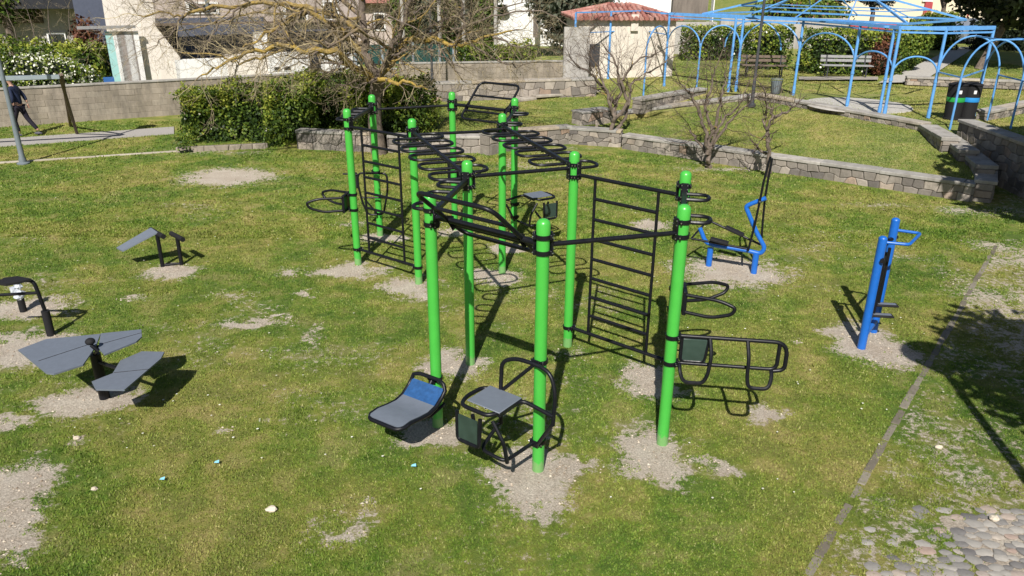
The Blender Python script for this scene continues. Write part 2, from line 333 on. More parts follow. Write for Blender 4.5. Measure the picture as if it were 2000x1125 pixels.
def dirt_at(X, Y):
    wx = X+(fbm(X*3.2, Y*3.2, 5)-.5)*.6; wy = Y+(fbm(X*3.2, Y*3.2, 9)-.5)*.5; D = np.zeros_like(X)
    for cx, cy, rx, ry, s in PW:
        q = np.sqrt(((wx-cx)/rx)**2+((wy-cy)/ry)**2)*1.13; D = np.maximum(D, s*np.clip(.98-q*.46, 0, 1))
    D = np.maximum(D, .56*np.clip(fbm(X*.8+3, Y*1.3, 3)-.15, 0, 1)*np.clip(fbm(X*.3, Y*.3, 8)*2-.35, 0, 1)+.05)
    # worn strip beside the kerb on the right
    dx, dy = PA.x-PB.x, PA.y-PB.y; L = math.hypot(dx, dy); side = ((X-PB.x)*dy-(Y-PB.y)*dx)/L; D = np.maximum(D, np.where((side > .05) & (side < 6), .46*fbm(X*1.7, Y*1.7, 6)+.13+.12*np.clip((Y-8.5)/3, 0, 1), 0))
    D = np.maximum(D, np.where((X > 4.05) & (X < 6) & (Y < 5.75+.3*fbm(X*3, Y*3, 2)), .8, 0))
    return D
def ground():
    xs = np.concatenate([np.linspace(-120, -9, 40), np.arange(-8.9, 9.5, .055), np.linspace(9.6, 120, 40)])
    ys = np.concatenate([np.linspace(-40, 3.6, 12), np.arange(3.7, 17, .06), np.arange(17.1, 34, .16), np.linspace(35, 320, 40)])
    X, Y = np.meshgrid(xs, ys); nx, ny = len(xs), len(ys)
    Zg = (fbm(X*.9, Y*.9, 2)-.5)*.05*np.exp(-((Y-10)/14)**2)*(np.abs(X) < 9)
    me = bpy.data.meshes.new('lawn'); me.vertices.add(nx*ny); me.vertices.foreach_set('co', np.stack([X, Y, Zg], -1).astype(np.float32).ravel())
    i = np.arange(ny-1)[:, None]*nx+np.arange(nx-1)[None, :]; q = np.stack([i, i+1, i+nx+1, i+nx], -1).reshape(-1, 4).astype(np.int32); n = len(q)
    me.loops.add(n*4); me.loops.foreach_set('vertex_index', q.ravel()); me.polygons.add(n); me.polygons.foreach_set('loop_start', np.arange(0, n*4, 4, dtype=np.int32)); me.polygons.foreach_set('loop_total', np.full(n, 4, dtype=np.int32))
    me.polygons.foreach_set('use_smooth', np.ones(n, dtype=bool)); me.materials.append(M['lawn']); me.update(calc_edges=True)
    a = me.attributes.new('dirt', 'FLOAT', 'POINT'); a.data.foreach_set('value', dirt_at(X, Y).astype(np.float32).ravel())
    o = bpy.data.objects.new('lawn', me); COL.objects.link(o); tag(o, kind='structure', label='patchy sunlit green lawn with bare dirt round the exercise posts')
ground()
def gz(X, Y): return (fbm(X*.9, Y*.9, 2)-.5)*.05*np.exp(-((Y-10)/14)**2)*(np.abs(X) < 9)
def blades_at(x, y, z, h, wd, r, label, name='grass'):
    n = len(x); sc = (.65+.8*r.random(n)); L = h*sc; a = r.uniform(0, 2*math.pi, n); b = a+r.uniform(-.8, .8, n); tl = r.uniform(.45, 1.4, n); W = wd*sc
    px, py = np.cos(b+1.57)*W, np.sin(b+1.57)*W; dx, dy, dz = np.cos(a)*np.sin(tl)*L, np.sin(a)*np.sin(tl)*L, np.cos(tl)*L
    v = np.empty((n, 3, 3)); v[:, 0] = np.stack([x-px, y-py, z-.004], 1); v[:, 1] = np.stack([x+px, y+py, z-.004], 1); v[:, 2] = np.stack([x+dx, y+dy, z+dz], 1)
    t = np.clip(.62+.7*(fbm(x*.9, y*.9, 12)-.5)+r.normal(0, .25, n), 0, 1); return bulk(name, v.reshape(-1, 3), 3, t, 'blade', label=label, cat='grass', kind='stuff')
def blades(name, n, x0, x1, y0, y1, h, wd, keep, zf, seed, label):
    r = np.random.default_rng(seed); u = r.random(n); y = y0+(y1-y0)*u**1.5; x = r.uniform(-1, 1, n)*(1.2+y*.72); x = np.where((x0 > -50), r.uniform(x0, x1, n), x) if x0 > -50 else x
    k = keep(x, y, r); x, y = x[k], y[k]; n = len(x); z = zf(x, y); sc = (.65+.8*r.random(n))*(1+.045*np.maximum(0, y-6))
    clump = .7+.7*fbm(x*2.5, y*2.5, 4); L = h*sc*clump; a = r.uniform(0, 2*math.pi, n); b = a+r.uniform(-.8, .8, n); tl = r.uniform(.45, 1.45, n); W = wd*sc
    px, py = np.cos(b+1.57)*W, np.sin(b+1.57)*W; dx, dy, dz = np.cos(a)*np.sin(tl)*L, np.sin(a)*np.sin(tl)*L, np.cos(tl)*L
    v = np.empty((n, 3, 3)); v[:, 0] = np.stack([x-px, y-py, z-.004], 1); v[:, 1] = np.stack([x+px, y+py, z-.004], 1); v[:, 2] = np.stack([x+dx, y+dy, z+dz], 1)
    t = np.clip(.42+.35*(fbm(x*1.3, y*1.3, 12)-.5)+r.normal(0, .27, n), 0, 1)
    return bulk(name, v.reshape(-1, 3), 3, t, 'blade', label=label, cat='grass', kind='stuff')
def keep_lawn(x, y, r):
    d = dirt_at(x, y); nn = fbm(x*7, y*7, 31)*1.1-.55
    dx, dy = PA.x-PB.x, PA.y-PB.y; L = math.hypot(dx, dy); s = ((x-PB.x)*dy-(y-PB.y)*dx)/L
    cob = (s > 1.0) & (y < 5.9)
    pl = (x < -9) & (np.abs(y-(22.95+.2*0)) < 0)
    l0, l1 = at(0, 283), at(335, 255.5); pl = (x < -9) & (np.abs(y-(l0.y+(x-l0.x)*(l1.y-l0.y)/(l1.x-l0.x))) < .40)
    return ~pl & (d+nn*.85+r.normal(0, .07, len(x)) < .42) & ~((y > 16.2) & (x > 3.0) & (y > 22.6-.82*(x-3.2))) & ~((y > 21.9) & (x > -6.6)) & ~(cob & (r.random(len(x)) < .75)) & ~((s > -.02) & (s < .16) & (r.random(len(x)) < .6))
blades('grass', 760000, -99, 0, 4.1, 15, .019, .0072, keep_lawn, gz, 3, 'short clover and grass blades covering the near lawn')
blades('grass', 240000, -99, 0, 14, 26.5, .024, .0095, keep_lawn, gz, 4, 'short grass blades on the lawn behind the climbing rig')
def lumps():
    mb = MB(); r = random.Random(5)
    for cx, cy, rx, ry, s in PW:
        if cy > 16 or s < .55: continue
        for _ in range(int(620*rx*ry*s)+8):
            a = r.random()*6.28; q = math.sqrt(r.random())*.98; x, y = cx+rx*q*math.cos(a), cy+ry*q*math.sin(a); k = .004+.013*r.random()**3
            random.seed(r.random()); mb.ball((x, y, float(gz(np.array([x]), np.array([y]))[0])+k*.2), k, 5, (1, 1, .7), r.random(), 0, .5)
    mb.build('soil_crumbs', 'pebble', label='pale soil crumbs and pebbles scattered over the bare patches', cat='soil', kind='stuff', smooth=False)
lumps(); random.seed(11)
for i, (x, y, s, t, lb) in enumerate([(530,998,.045,.95,'pale pink stone lying alone in the grass near the front'),(1942,1016,.04,.95,'round cream stone lying at the edge of the cobbles'),
        (150,858,.035,.7,'small tan stone in the grass below the fan shaped panels'),(185,957,.03,.7,'tiny tan stone beside the large bare patch on the left'),(1833,876,.035,.9,'flat pale stone lying in the grass beside the lamp shadow')]):
    p = at(x, y); MB().ball((p.x, p.y, s*.5), s, 8, (1.2, .9, .7), t, 0, .35).build('stone', 'pebble', smooth=False, label=lb, cat='stone', group='loose stones in the lawn')
for x, y, lb in ((318,941,'pale blue paper scrap in the grass, the leftmost one'),(424,908,'pale blue paper scrap between the leftmost scrap and the curved seat'),(808,915,'pale blue paper scrap in the grass below the curved seat')):
    p = at(x, y); MB().add([(p.x-.025, p.y-.012, .035), (p.x+.03, p.y-.02, .04), (p.x+.022, p.y+.02, .05), (p.x-.02, p.y+.018, .036)], [(0, 1, 2, 3)]).build('paper_scrap', 'paper', label=lb, cat='litter', group='paper scraps in the grass')
def daisies():
    r = np.random.default_rng(9); n = 420; y = r.uniform(6, 20, n); x = r.uniform(-1, 1, n)*(1+.62*y); k = (fbm(x*.5, y*.5, 77) > .45) & (dirt_at(x, y) < .4) & ~((y > 16) & (x > 3)); x, y = x[k], y[k]; mb = MB()
    for a, b in zip(x, y):
        q = .008+.006*random.random(); z = float(gz(np.array([a]), np.array([b]))[0])+.035; mb.add([(a+q*math.cos(i*1.047), b+q*math.sin(i*1.047), z+.003*(i % 2)) for i in range(6)], [(0, 1, 2, 3, 4, 5)], random.random())
    mb.build('daisies', 'flower', label='tiny white daisies dotted through the lawn', cat='flowers', kind='stuff', smooth=False)
daisies()
# kerb strip on the right: irregular flat stones
def strip(name, A, B, wd, z, L, mat, label, n=1, h=.05):
    mb = MB(); d = (B-A); d.z = 0; T = d.length; e = d/T; an = math.atan2(e.y, e.x); s = 0
    while s < T:
        l = L*(.6+.8*random.random()); l = min(l, T-s+.01); c = A+e*(s+l/2)
        zg = float(gz(np.array([c.x]), np.array([c.y]))[0]); mb.box((c.x+random.uniform(-.01, .01), c.y+random.uniform(-.01, .01), zg+z-h/2+random.uniform(-.004, .006)), (l-.012, wd*(.85+.25*random.random()), h), an+random.uniform(-.03, .03), random.random(), 0, .008); s += l
    return mb.build(name, mat, kind='structure', label=label, smooth=False)
strip('kerb', PB, PA, .085, .004, .34, 'kerbdirt', 'worn strip of flat kerb stones running up the right side of the lawn')
strip('garden_kerb', at(-30, 321), at(345, 296), .12, .03, 1.0, 'curb', 'thin pale kerb line crossing the lawn behind the left lamp post')
def cobbles():
    mb = MB(); r = random.Random(3); y = 3.9
    while y < 6.4:
        x = 2.2+r.uniform(0, .1)
        while x < 5.6:
            px, py = prj((x, y, 0)); lim = 1790 if py > 1010 else 99999
            s = .038+.026*r.random(); dd = (px-1700)/260+(py-1010)/260
            if py > 985 and (px > 1650) and r.random() < dd*1.1: 
                random.seed(r.random()); mb.ball((x+r.uniform(-.02, .02), y+r.uniform(-.02, .02), -.004), s, 9, (1.15+.3*r.random(), .85+.2*r.random(), .13), r.random(), 0, .4)
            x += s*2.35
        y += .095
    mb.build('cobblestone_path', 'cobble', kind='structure', label='rounded grey and reddish cobbles set in the ground at the lower right corner')
cobbles(); random.seed(12)
# far left path
def quad(name, pts, z, mat, label, kind='structure', t=.5, h=None):
    mb = MB(); P = [V(p[0], p[1], z) for p in pts]
    if h: mb.prism([p-V(0, 0, h) for p in P][::-1], (0, 0, h), t)
    else: mb.add(P, [tuple(range(len(P)))], t)
    return mb.build(name, mat, kind=kind, label=label, smooth=False)
a, b, c, d = at(-40, 290), at(340, 262), at(340, 249), at(-40, 276)
PTH = (a, d, b, c)
quad('footpath', [a, b, c, d], .03, 'path', 'narrow grey concrete path crossing the lawn at the left', h=.1)

# ================================================================== STONE WALLS AND TERRACES
def stone_wall(name, A, B, z0, z1, th, label, cat='stone wall', cap=True, course=.17, faces=(1,), capw=.06, mat='stone', z1b=None, caplen=1.5, capt=.08):
    A, B = V(A[0], A[1], 0), V(B[0], B[1], 0); d = B-A; T = d.length; e = d/T; n = V(e.y, -e.x, 0); an = math.atan2(e.y, e.x); z1b = z1 if z1b is None else z1b
    root = empty(name, V(*((A+B)/2).xy, z0), label, cat); mb = MB()
    ct = capt if cap else 0
    P = [A-n*0.0, B-n*0.0]; q = [A+V(0, 0, z0), B+V(0, 0, z0), B+V(0, 0, z1b-ct-.004), A+V(0, 0, z1-ct-.004)]
    core = MB().prism([p-n*(th*.5-.03) for p in q], n*(th-.06)); core.build('core', 'mortar', root, smooth=False)
    for f in faces:
        Hm = max(z1, z1b)-ct-z0; nr = max(1, round(Hm/course)); w_ = course*1.7; nm = max(2, int(T/(w_/2)))
        if nm % 2: nm += 1
        G_ = {}
        for a_ in range(nr+1):
            for m_ in range(-1, nm+2):
                ss = T*m_/nm; tz = z1+(z1b-z1)*min(1, max(0, ss/T))-ct; zz = z0+(tz-z0)*a_/nr
                if 0 < a_ < nr: zz += random.uniform(-.33, .33)*course
                if 0 < m_ < nm: ss += random.uniform(-.38, .38)*w_/2
                G_[a_, m_] = (min(T, max(0, ss)), zz)
        for a_ in range(nr):
            m0 = -(a_ % 2)
            while m0 < nm:
                step = 2; c_ = [G_[a_, m0], G_[a_, m0+1], G_[a_, m0+2], G_[a_+1, m0+2], G_[a_+1, m0+1], G_[a_+1, m0]]
                if m0 < 0: c_ = [G_[a_, 0], G_[a_, 1], G_[a_+1, 1], G_[a_+1, 0]]
                if m0+2 > nm: c_ = [G_[a_, m0], G_[a_, nm], G_[a_+1, nm], G_[a_+1, m0]]
                cx = sum(p[0] for p in c_)/len(c_); cz = sum(p[1] for p in c_)/len(c_); pr = th*.5-.012+random.uniform(0, .03); kk = len(c_)
                vs = [];
                for k_, d_ in ((.96, th*.5-.05), (.95, pr-.012), (.82, pr)):
                    for (sx, sz) in c_:
                        q_ = A+e*(cx+(sx-cx)*k_)+n*f*d_; vs.append((q_.x, q_.y, cz+(sz-cz)*k_))
                fs = [tuple(range(2*kk, 3*kk))]+[(l_*kk+i_, l_*kk+(i_+1) % kk, (l_+1)*kk+(i_+1) % kk, (l_+1)*kk+i_) for l_ in (0, 1) for i_ in range(kk)]
                if f > 0: fs = [tuple(q[::-1]) for q in fs]
                mb.add(vs, fs, random.random()); m0 += 2
    for sgn, E in ((-1, A), (1, B)):     # ends
        z = z0
        ze = (z1 if sgn < 0 else z1b)-ct
        while z < ze-.03:
            hh = min(course*(.8+.4*random.random()), ze-z); c = E+e*sgn*.012; mb.box((c.x, c.y, z+hh/2), (.07, th-.05, hh-.012), an, random.random(), 0, .012); z += hh
    mb.build('stones', mat, root, smooth=False)
    if cap:
        cb = MB(); s = -.04
        while s < T+.04:
            l = min(caplen*(.7+.6*random.random()), T+.04-s)
            if l < .08: break
            c = A+e*(s+l/2); za = z1+(z1b-z1)*min(1, max(0, s/T)); zb = z1+(z1b-z1)*min(1, (s+l)/T)
            M4 = Matrix.Translation((c.x, c.y, (za+zb)/2-ct/2+random.uniform(-.006, .006))) @ Matrix.Rotation(an+random.uniform(-.012, .012), 4, 'Z') @ Matrix.Rotation(-math.atan2(zb-za, l), 4, 'Y')
            cb.box(None, (l-.004, th+capw, ct), 0, random.random()**1.6, 0, .01, M4); s += l
        cb.build('coping', 'coping', root, smooth=False)
    return root
W1A, W1B = at(1216, 291), at(1893, 394)
e1 = (W1B-W1A).normalized(); n1 = V(-e1.y, e1.x, 0)   # towards the bed
stone_wall('stone_wall', W1A+n1*.17, W1B+n1*.17, -.05, .43, .36, 'low rubble stone wall with pale coping in front of the triangular grass bed', course=.16)
CB = at(1482, 181, 1.02); BR = at(1808, 240, 1.0)
SL = at(1132, 220, .62)
# back wall of the bed, right wing and left wing
stone_wall('stone_wall', CB, BR, .55, 1.02, .34, 'grey coped stone wall behind the triangular bed, under the blue pergola posts', cat='stone wall', course=.14)
BL = at(1240, 192, .95)
stone_wall('stone_wall', at(1150, 232, .5), CB, .3, .62, .3, 'stone wall rising from the middle lawn up to the lamp post behind the bed', z1b=1.0, course=.14)
stone_wall('stone_wall', at(1245, 192, 1.1), at(1372, 171, 1.1), .6, 1.1, .36, 'short rounded upper wall at the left foot of the pergola', course=.14)
# stepped wall on the right of the bed
pts = [at(1812, 243, 1.0), at(1862, 266, .86), at(1905, 293, .72), at(1925, 322, .60)]
s0 = pts[0]
for i, (p, q, z, lb) in enumerate([((1814,243),(1858,268),.98,'topmost step of the stepped coping wall right of the bed'),((1850,262),(1893,292),.84,'middle step of the stepped coping wall right of the bed'),((1888,290),(1928,322),.70,'lowest step of the stepped coping wall right of the bed')]):
    a, b = at(*p, z), at(*q, z); stone_wall('stone_wall', a, b, -.05, z, .42, lb, course=.16, caplen=1.2, faces=(1, -1), capt=.1)
a, b = W1B+n1*.1+e1*.2, at(1925, 322, .6)
stone_wall('stone_wall', a+V(.05, .05, 0), b-V(0, .1, 0), -.05, .5, .4, 'corner pier joining the bed wall to the stepped wall at the right', faces=(1, -1))
# terraces
def slab(name, pts, mat, label): 
    mb = MB(); P = [V(*p) for p in pts]; c = sum(P, V(0, 0, 0))/len(P); mb.add(P+[c], [(i, (i+1) % len(P), len(P)) for i in range(len(P))]); return mb.build(name, mat, kind='structure', label=label, smooth=False)
TZ = .95
bed = [(*(W1A+n1*.3).xy, .38), (*(W1B+n1*.3).xy, .36), (*(b).xy, .50), (*BR.xy, .80), (*CB.xy, .82), (*at(1150, 232, .5).xy, .38)]
BED = [(p[0], p[1]) for p in bed]
slab('bed_lawn', bed, 'terrace', 'sunlit grass inside the triangular raised bed')
WG = at(1150, 232, .5)
terr = [(*(BR+V(.05, .0, 0)).xy, TZ), (*(CB+V(0, .0, 0)).xy, TZ), (*at(1372, 171, 1.1).xy, TZ), (*at(1245, 192, 1.1).xy, .62), (*WG.xy, .42), (3.2, 29.5, .6), (3.0, 34, TZ), (3.0, 42, TZ), (70, 60, TZ), (70, 15, TZ), (14.2, 16, TZ), (12.75, 19.5, TZ), (12.6, 21.6, TZ)]
slab('terrace_lawn', terr, 'terrace', 'upper terrace lawn under and behind the pergola')
slabz = lambda P: None
slab('ramp_lawn', [(*BR.xy, .93), (12.62, 21.7, .94), (12.5, 19.4, .45), (11.3, 17.5, .02), (11.25, 18.2, .1)], 'terrace', 'sloping ground between the stepped wall and the tall dark wall')
mid = [(-6.2, 22.45, .38), (-3.7, 22.2, .4), (-2.1, 22.7, .4), (-.3, 22.6, .42), (2.6, 23.9, .42), (*at(1150, 232, .5).xy, .42), (4.3, 26.6, .55), (3.4, 29.4, .6), (-2.4, 29.8, .5), (-6, 25, .38)]
slab('middle_lawn', mid, 'terrace', 'middle grass terrace between the low walls and the stone retaining wall')
def inpoly(x, y, P):
    ins = np.zeros(len(x), bool); n = len(P)
    for i in range(n):
        (x0, y0), (x1, y1) = P[i][:2], P[(i+1) % n][:2]; c = ((y0 > y) != (y1 > y)) & (x < (x1-x0)*(y-y0)/(y1-y0+1e-12)+x0); ins ^= c
    return ins
def polyz(P):                        # height of the fan built by slab()
    c = np.mean(np.array(P), 0)
    def f(x, y):
        z = np.full(len(x), np.nan)
        for i in range(len(P)):
            a, b = np.array(P[i]), np.array(P[(i+1) % len(P)]); den = (b[1]-c[1])*(a[0]-c[0])+(c[0]-b[0])*(a[1]-c[1])
            l0 = ((b[1]-c[1])*(x-c[0])+(c[0]-b[0])*(y-c[1]))/den; l1 = ((c[1]-a[1])*(x-c[0])+(a[0]-c[0])*(y-c[1]))/den; l2 = 1-l0-l1
            k = (l0 >= -1e-6) & (l1 >= -1e-6) & (l2 >= -1e-6); z[k] = (l0*a[2]+l1*b[2]+l2*c[2])[k]
        return z
    return f
def sheet_grass(P, n, h, wd, seed, label, ylim=99):
    X = np.array(P); f = polyz(P); r0 = np.random.default_rng(seed); x = r0.uniform(X[:, 0].min(), min(X[:, 0].max(), 24), n); y = r0.uniform(X[:, 1].min(), min(X[:, 1].max(), ylim), n)
    z = f(x, y); k = ~np.isnan(z); blades_at(x[k], y[k], z[k], h, wd, r0, label)
sheet_grass(bed, 120000, .03, .011, 71, 'short grass blades inside the triangular bed'); sheet_grass(mid, 90000, .03, .012, 72, 'short grass blades on the middle terrace'); sheet_grass(terr, 260000, .036, .015, 73, 'short grass blades on the upper terrace', 42)
# walls left of the bed
stone_wall('stone_wall', at(585, 291)+V(0, .15, 0), at(735, 298)+V(0, .15, 0), -.05, .56, .34, 'low coped stone wall between the right hedge and the big tree trunk', course=.24, caplen=1.1)
stone_wall('stone_wall', at(760, 298)+V(0, .15, 0), at(942, 302)+V(0, .35, 0), -.05, .5, .34, 'shaded stone wall just right of the big tree trunk', course=.2)
stone_wall('stone_wall', at(948, 303)+V(.0, .1, 0), at(1000, 294)+V(0, .25, 0), -.05, .62, .42, 'short thick stone pier behind the monkey rail', course=.3, caplen=1.4)
stone_wall('stone_wall', at(1003, 291)+V(0, .15, 0), at(1110, 281)+V(0, .15, 0), -.05, .55, .34, 'stone wall with wavy coping behind the right monkey rail', course=.2)
stone_wall('stone_wall', at(1112, 281)+V(0, .15, 0), at(1212, 288)+V(0, .15, 0), -.05, .5, .34, 'stone wall stretch behind the forked bare tree', course=.18)
a = at(1128, 247, .4); b = at(1185, 240, .4); stone_wall('stone_wall', a+V(0, .2, 0), b+V(0, .2, 0), .3, .85, .5, 'broad grey stone block at the left end of the bed wall', course=.3, caplen=2, capt=.06)
# low block border in front of the left hedge
stone_wall('block_border', at(348, 297), at(520, 289), -.05, .15, .14, 'low border of pale concrete blocks under the left hedge', cat='garden border', cap=False, course=.2, mat='block')
# retaining stone wall behind the middle lawn
a, b = at(842, 196, .5), at(1160, 186, .6)
stone_wall('retaining_wall', a, b, .4, 1.15, .4, 'tall rubble retaining wall behind the middle lawn', course=.22, faces=(1,), z1b=1.25)
for (p, q, z, lb) in (((1102,177),(1168,174),.78,'pale stone step ledge below the pergola, nearest the blue posts'),((1042,185),(1100,181),.7,'pale stone step ledge in the middle of the flight'),((1004,193),(1042,189),.62,'pale stone step ledge at the left end of the flight')):
    a, b = at(*p, z), at(*q, z); mb = MB(); d = b-a; mb.box(((a.x+b.x)/2, (a.y+b.y)/2, z-.05), (d.length, .45, .1), math.atan2(d.y, d.x), .8, 0, .02); mb.build('stone_ledge', 'coping', label=lb, cat='ledge', group='stone ledges', smooth=False)
# dark wall at the right edge, its face turned from the sun
a, b = at(1882, 232, 1.22), at(2055, 292, 1.22)
stone_wall('stone_wall', V(a.x+.1, a.y, 0), V(b.x+.1, b.y, 0), -.05, 1.2, .4, 'tall dark stone wall in shade at the right edge', course=.2, faces=(1, -1), caplen=1.4)
a, b = at(1900, 219, 1.15), at(2060, 190, 1.15); stone_wall('stone_wall', V(a.x+.3, a.y, 0), b, .9, 1.2, .35, 'low coped wall running away to the right behind the litter bins', course=.14, caplen=1.2)
a, b = at(1770, 160, 1), at(2080, 172, 1); stone_wall('stone_wall', a, b, .9, 1.22, .3, 'low rough wall below the shaded lawn beyond the bins', course=.14)
# concrete block wall at the far left and centre
K0, K1, K2 = V(-22, 22.45, 0), V(-4.75, 32.0, 0), V(3.2, 33.6, 0)
def block_wall(A, B, z1, label):
    d = B-A; T = d.length; e = d/T; an = math.atan2(e.y, e.x); n = V(e.y, -e.x, 0); root = empty('block_wall', (A+B)/2, label, 'wall'); mb = MB(); z = -.02; row = 0
    while z < z1-.06:
        s = -.25*(row % 2)
        while s < T:
            l = .5; a0, a1 = max(0, s), min(T, s+l)
            if a1-a0 > .05: c = A+e*((a0+a1)/2)+n*random.uniform(-.004, .006); mb.box((c.x, c.y, z+.1), (a1-a0-.008, .2, .193), an, random.random(), 0, .006)
            s += l
        z += .2; row += 1
    mb.build('blocks', 'block', root, smooth=False); c = (A+B)/2
    MB().box((c.x, c.y, z/2), (T-.01, .186, z-.02), an, .1).build('joints', 'block', root, smooth=False)
    MB().box((c.x, c.y, z+.03), (T, .26, .06), an, .3, 0, .01).build('coping', 'coping', root, smooth=False); return root
block_wall(K0, K1, 1.15, 'long wall of tan concrete blocks behind the left path'); block_wall(K1+V(.12, .03, 0), K2, 1.25, 'grey block wall below the green netting')

# ================================================================== THE CALISTHENICS RIG
POST = {1:(-2.71,12.6),2:(-2.58,14.2),3:(-1.54,11.72),4:(-1.15,14.62),5:(-.17,12.24),6:(.03,13.9),7:(-.54,8.91),8:(.77,9.45),9:(-.83,7.42),10:(.28,6.58),11:(1.95,8.45),12:(1.65,7.08)}
HP, PR = 2.7, .0615
rig = empty('climbing_rig', (-.3, 10.4, 0), 'large climbing rig of bright green posts joined by black bars, ladders and monkey rails', 'exercise rig')
posts = {}
for k, (x, y) in POST.items():
    lean = {7: (-.035, 0)}.get(k, (0, 0))
    p = MB().lathe((x, y, 0), [(PR, -.1), (PR, HP-.17)], 28).build('post', 'green', rig); posts[k] = p
    MB().lathe((x, y, 0), [(PR+.003, HP-.168), (PR+.004, HP-.045), (PR-.006, HP-.022), (PR-.026, HP-.006), (.012, HP)], 28).build('cap', 'green', p)
def clamp(k, z, dirs, tall=True):
    x, y = POST[k]; mb = MB(); rr = PR+.012
    for zz in ((z-.075, z+.075) if tall else (z,)):
        mb.lathe((x, y, zz), [(PR+.001, -.02), (rr, -.022), (rr, .022), (PR+.001, .02)], 24)
        for d in dirs:
            for s in (-1, 1):
                an = math.atan2(d[1], d[0])+s*.85; cx, cy = x+math.cos(an)*(rr+.006), y+math.sin(an)*(rr+.006)
                mb.box((cx, cy, zz), (.03, .02, .05), an, .5, 0, .004)
                mb.tube([(cx+math.cos(an)*.012, cy+math.sin(an)*.012, zz), (cx+math.cos(an)*.024, cy+math.sin(an)*.024, zz)], .0075, 6, m=1)
    for d in dirs:
        an = math.atan2(d[1], d[0]); cx, cy = x+math.cos(an)*(rr+.004), y+math.sin(an)*(rr+.004); H = .23 if tall else .07
        mb.box((cx, cy, z), (.018, .085, H), an, .5, 0, .004)
        if tall:
            for s in (-1, 1):
                for zz in (z-.09, z-.045, z+.045, z+.09):
                    ax, ay = cx-math.sin(an)*s*.033+math.cos(an)*.009, cy+math.cos(an)*s*.033+math.sin(an)*.009
                    mb.tube([(ax, ay, zz), (ax+math.cos(an)*.008, ay+math.sin(an)*.008, zz)], .007, 6, m=1)
    mb.build('clamp', ['black', 'steel'], posts[k])
def pdir(a, b): d = V(POST[b][0]-POST[a][0], POST[b][1]-POST[a][1], 0); return d.normalized()
LINK = [(9,10),(10,12),(12,11),(11,8),(8,7),(7,9),(1,3),(1,2),(2,4),(4,6),(6,5),(5,3),(3,7),(5,8)]
for k in POST: clamp(k, 2.46, [pdir(k, (b if a == k else a)) for a, b in LINK if k in (a, b)])
def bar(a, b, za, zb, r=.0235, name='bar', off=PR+.01):
    d = pdir(a, b); A = V(*POST[a], za)+d*off; B = V(*POST[b], zb)-d*off
    return MB().tube([A, B], r, 12).build(name, 'black', rig)
bar(10, 12, 2.45, 2.42); bar(7, 8, 2.5, 2.49); bar(2, 4, 2.43, 2.45); bar(3, 5, 2.45, 2.43)
def ladder(a, b):
    d = pdir(a, b); A = V(*POST[a], 0); T = (V(*POST[b], 0)-A).length; z0, z1 = .29, 2.41
    for k, dd in ((a, d), (b, -d)): clamp(k, z0, [dd], False)
    s0, s1 = .2*T+.02, .79*T; MB().tube([A+d*(PR+.01)+V(0, 0, z0), A+d*(T-PR-.01)+V(0, 0, z0)], .024, 12).build('ladder_foot_bar', 'black', rig)
    fr = MB().tube([A+d*(PR+.01)+V(0, 0, z1), A+d*(T-PR-.01)+V(0, 0, z1)], .024, 12).build('ladder_top_bar', 'black', rig)
    for q in (s0, s1): MB().tube([A+d*q+V(0, 0, z1), A+d*q+V(0, 0, z0)], .0195, 10).build('ladder_rail', 'black', fr)
    for i in range(7):
        z = z1+(z0-z1)*(i+1)/8; MB().tube([A+d*(s0+.01)+V(0, 0, z), A+d*(s1-.01)+V(0, 0, z)], .0215, 10).build('rung', 'black', fr)
ladder(8, 11); ladder(1, 3)
def oval(c, ax, side, L, Wd, r, z, parent, name='grip_loop'):   # loop in level plane from c outwards along side
    p = [c+ax*Wd/2-side*.01, c+ax*Wd/2+side*L, c-ax*Wd/2+side*L, c-ax*Wd/2-side*.01]
    MB().tube([q+V(0, 0, z) for q in fil(p, min(Wd*.5, L*.55), 6)], r, 8).build(name, 'black', parent)
def monkey(a, b, flip):
    d = pdir(a, b); A = V(*POST[a], 0); T = (V(*POST[b], 0)-A).length; n = V(d.y, -d.x, 0)
    be = MB(); M4 = Matrix.Translation(A+d*T/2+V(0, 0, 2.5)) @ Matrix.Rotation(math.atan2(d.y, d.x), 4, 'Z'); be.box(None, (T-2*PR-.02, .05, .05), M4=M4, bev=.006)
    o = be.build('monkey_rail', 'black', rig)
    k = 10
    for i in range(k):
        c = A+d*(T*(.09+.83*i/(k-1))); s = 1 if (i+flip) % 2 else -1
        oval(c, d, n*s, .40, .36, .0205, 2.468, o)
monkey(3, 7, 0); monkey(5, 8, 1)
def loopbeam(a, b, side, k=4):
    d = pdir(a, b); A = V(*POST[a], 0); T = (V(*POST[b], 0)-A).length; n = V(d.y, -d.x, 0)*side
    M4 = Matrix.Translation(A+d*T/2+V(0, 0, 2.47)) @ Matrix.Rotation(math.atan2(d.y, d.x), 4, 'Z')
    o = MB().box(None, (T-2*PR-.02, .055, .055), M4=M4, bev=.006).build('grip_beam', 'black', rig)
    for i in range(k):
        c = A+d*(T*(.2+.6*i/(k-1))); oval(c, d, n, .27, .24, .0205, 2.475, o)
loopbeam(12, 11, 1, 2); loopbeam(7, 9, 1, 3); loopbeam(2, 1, 1, 4); loopbeam(6, 5, -1, 2)
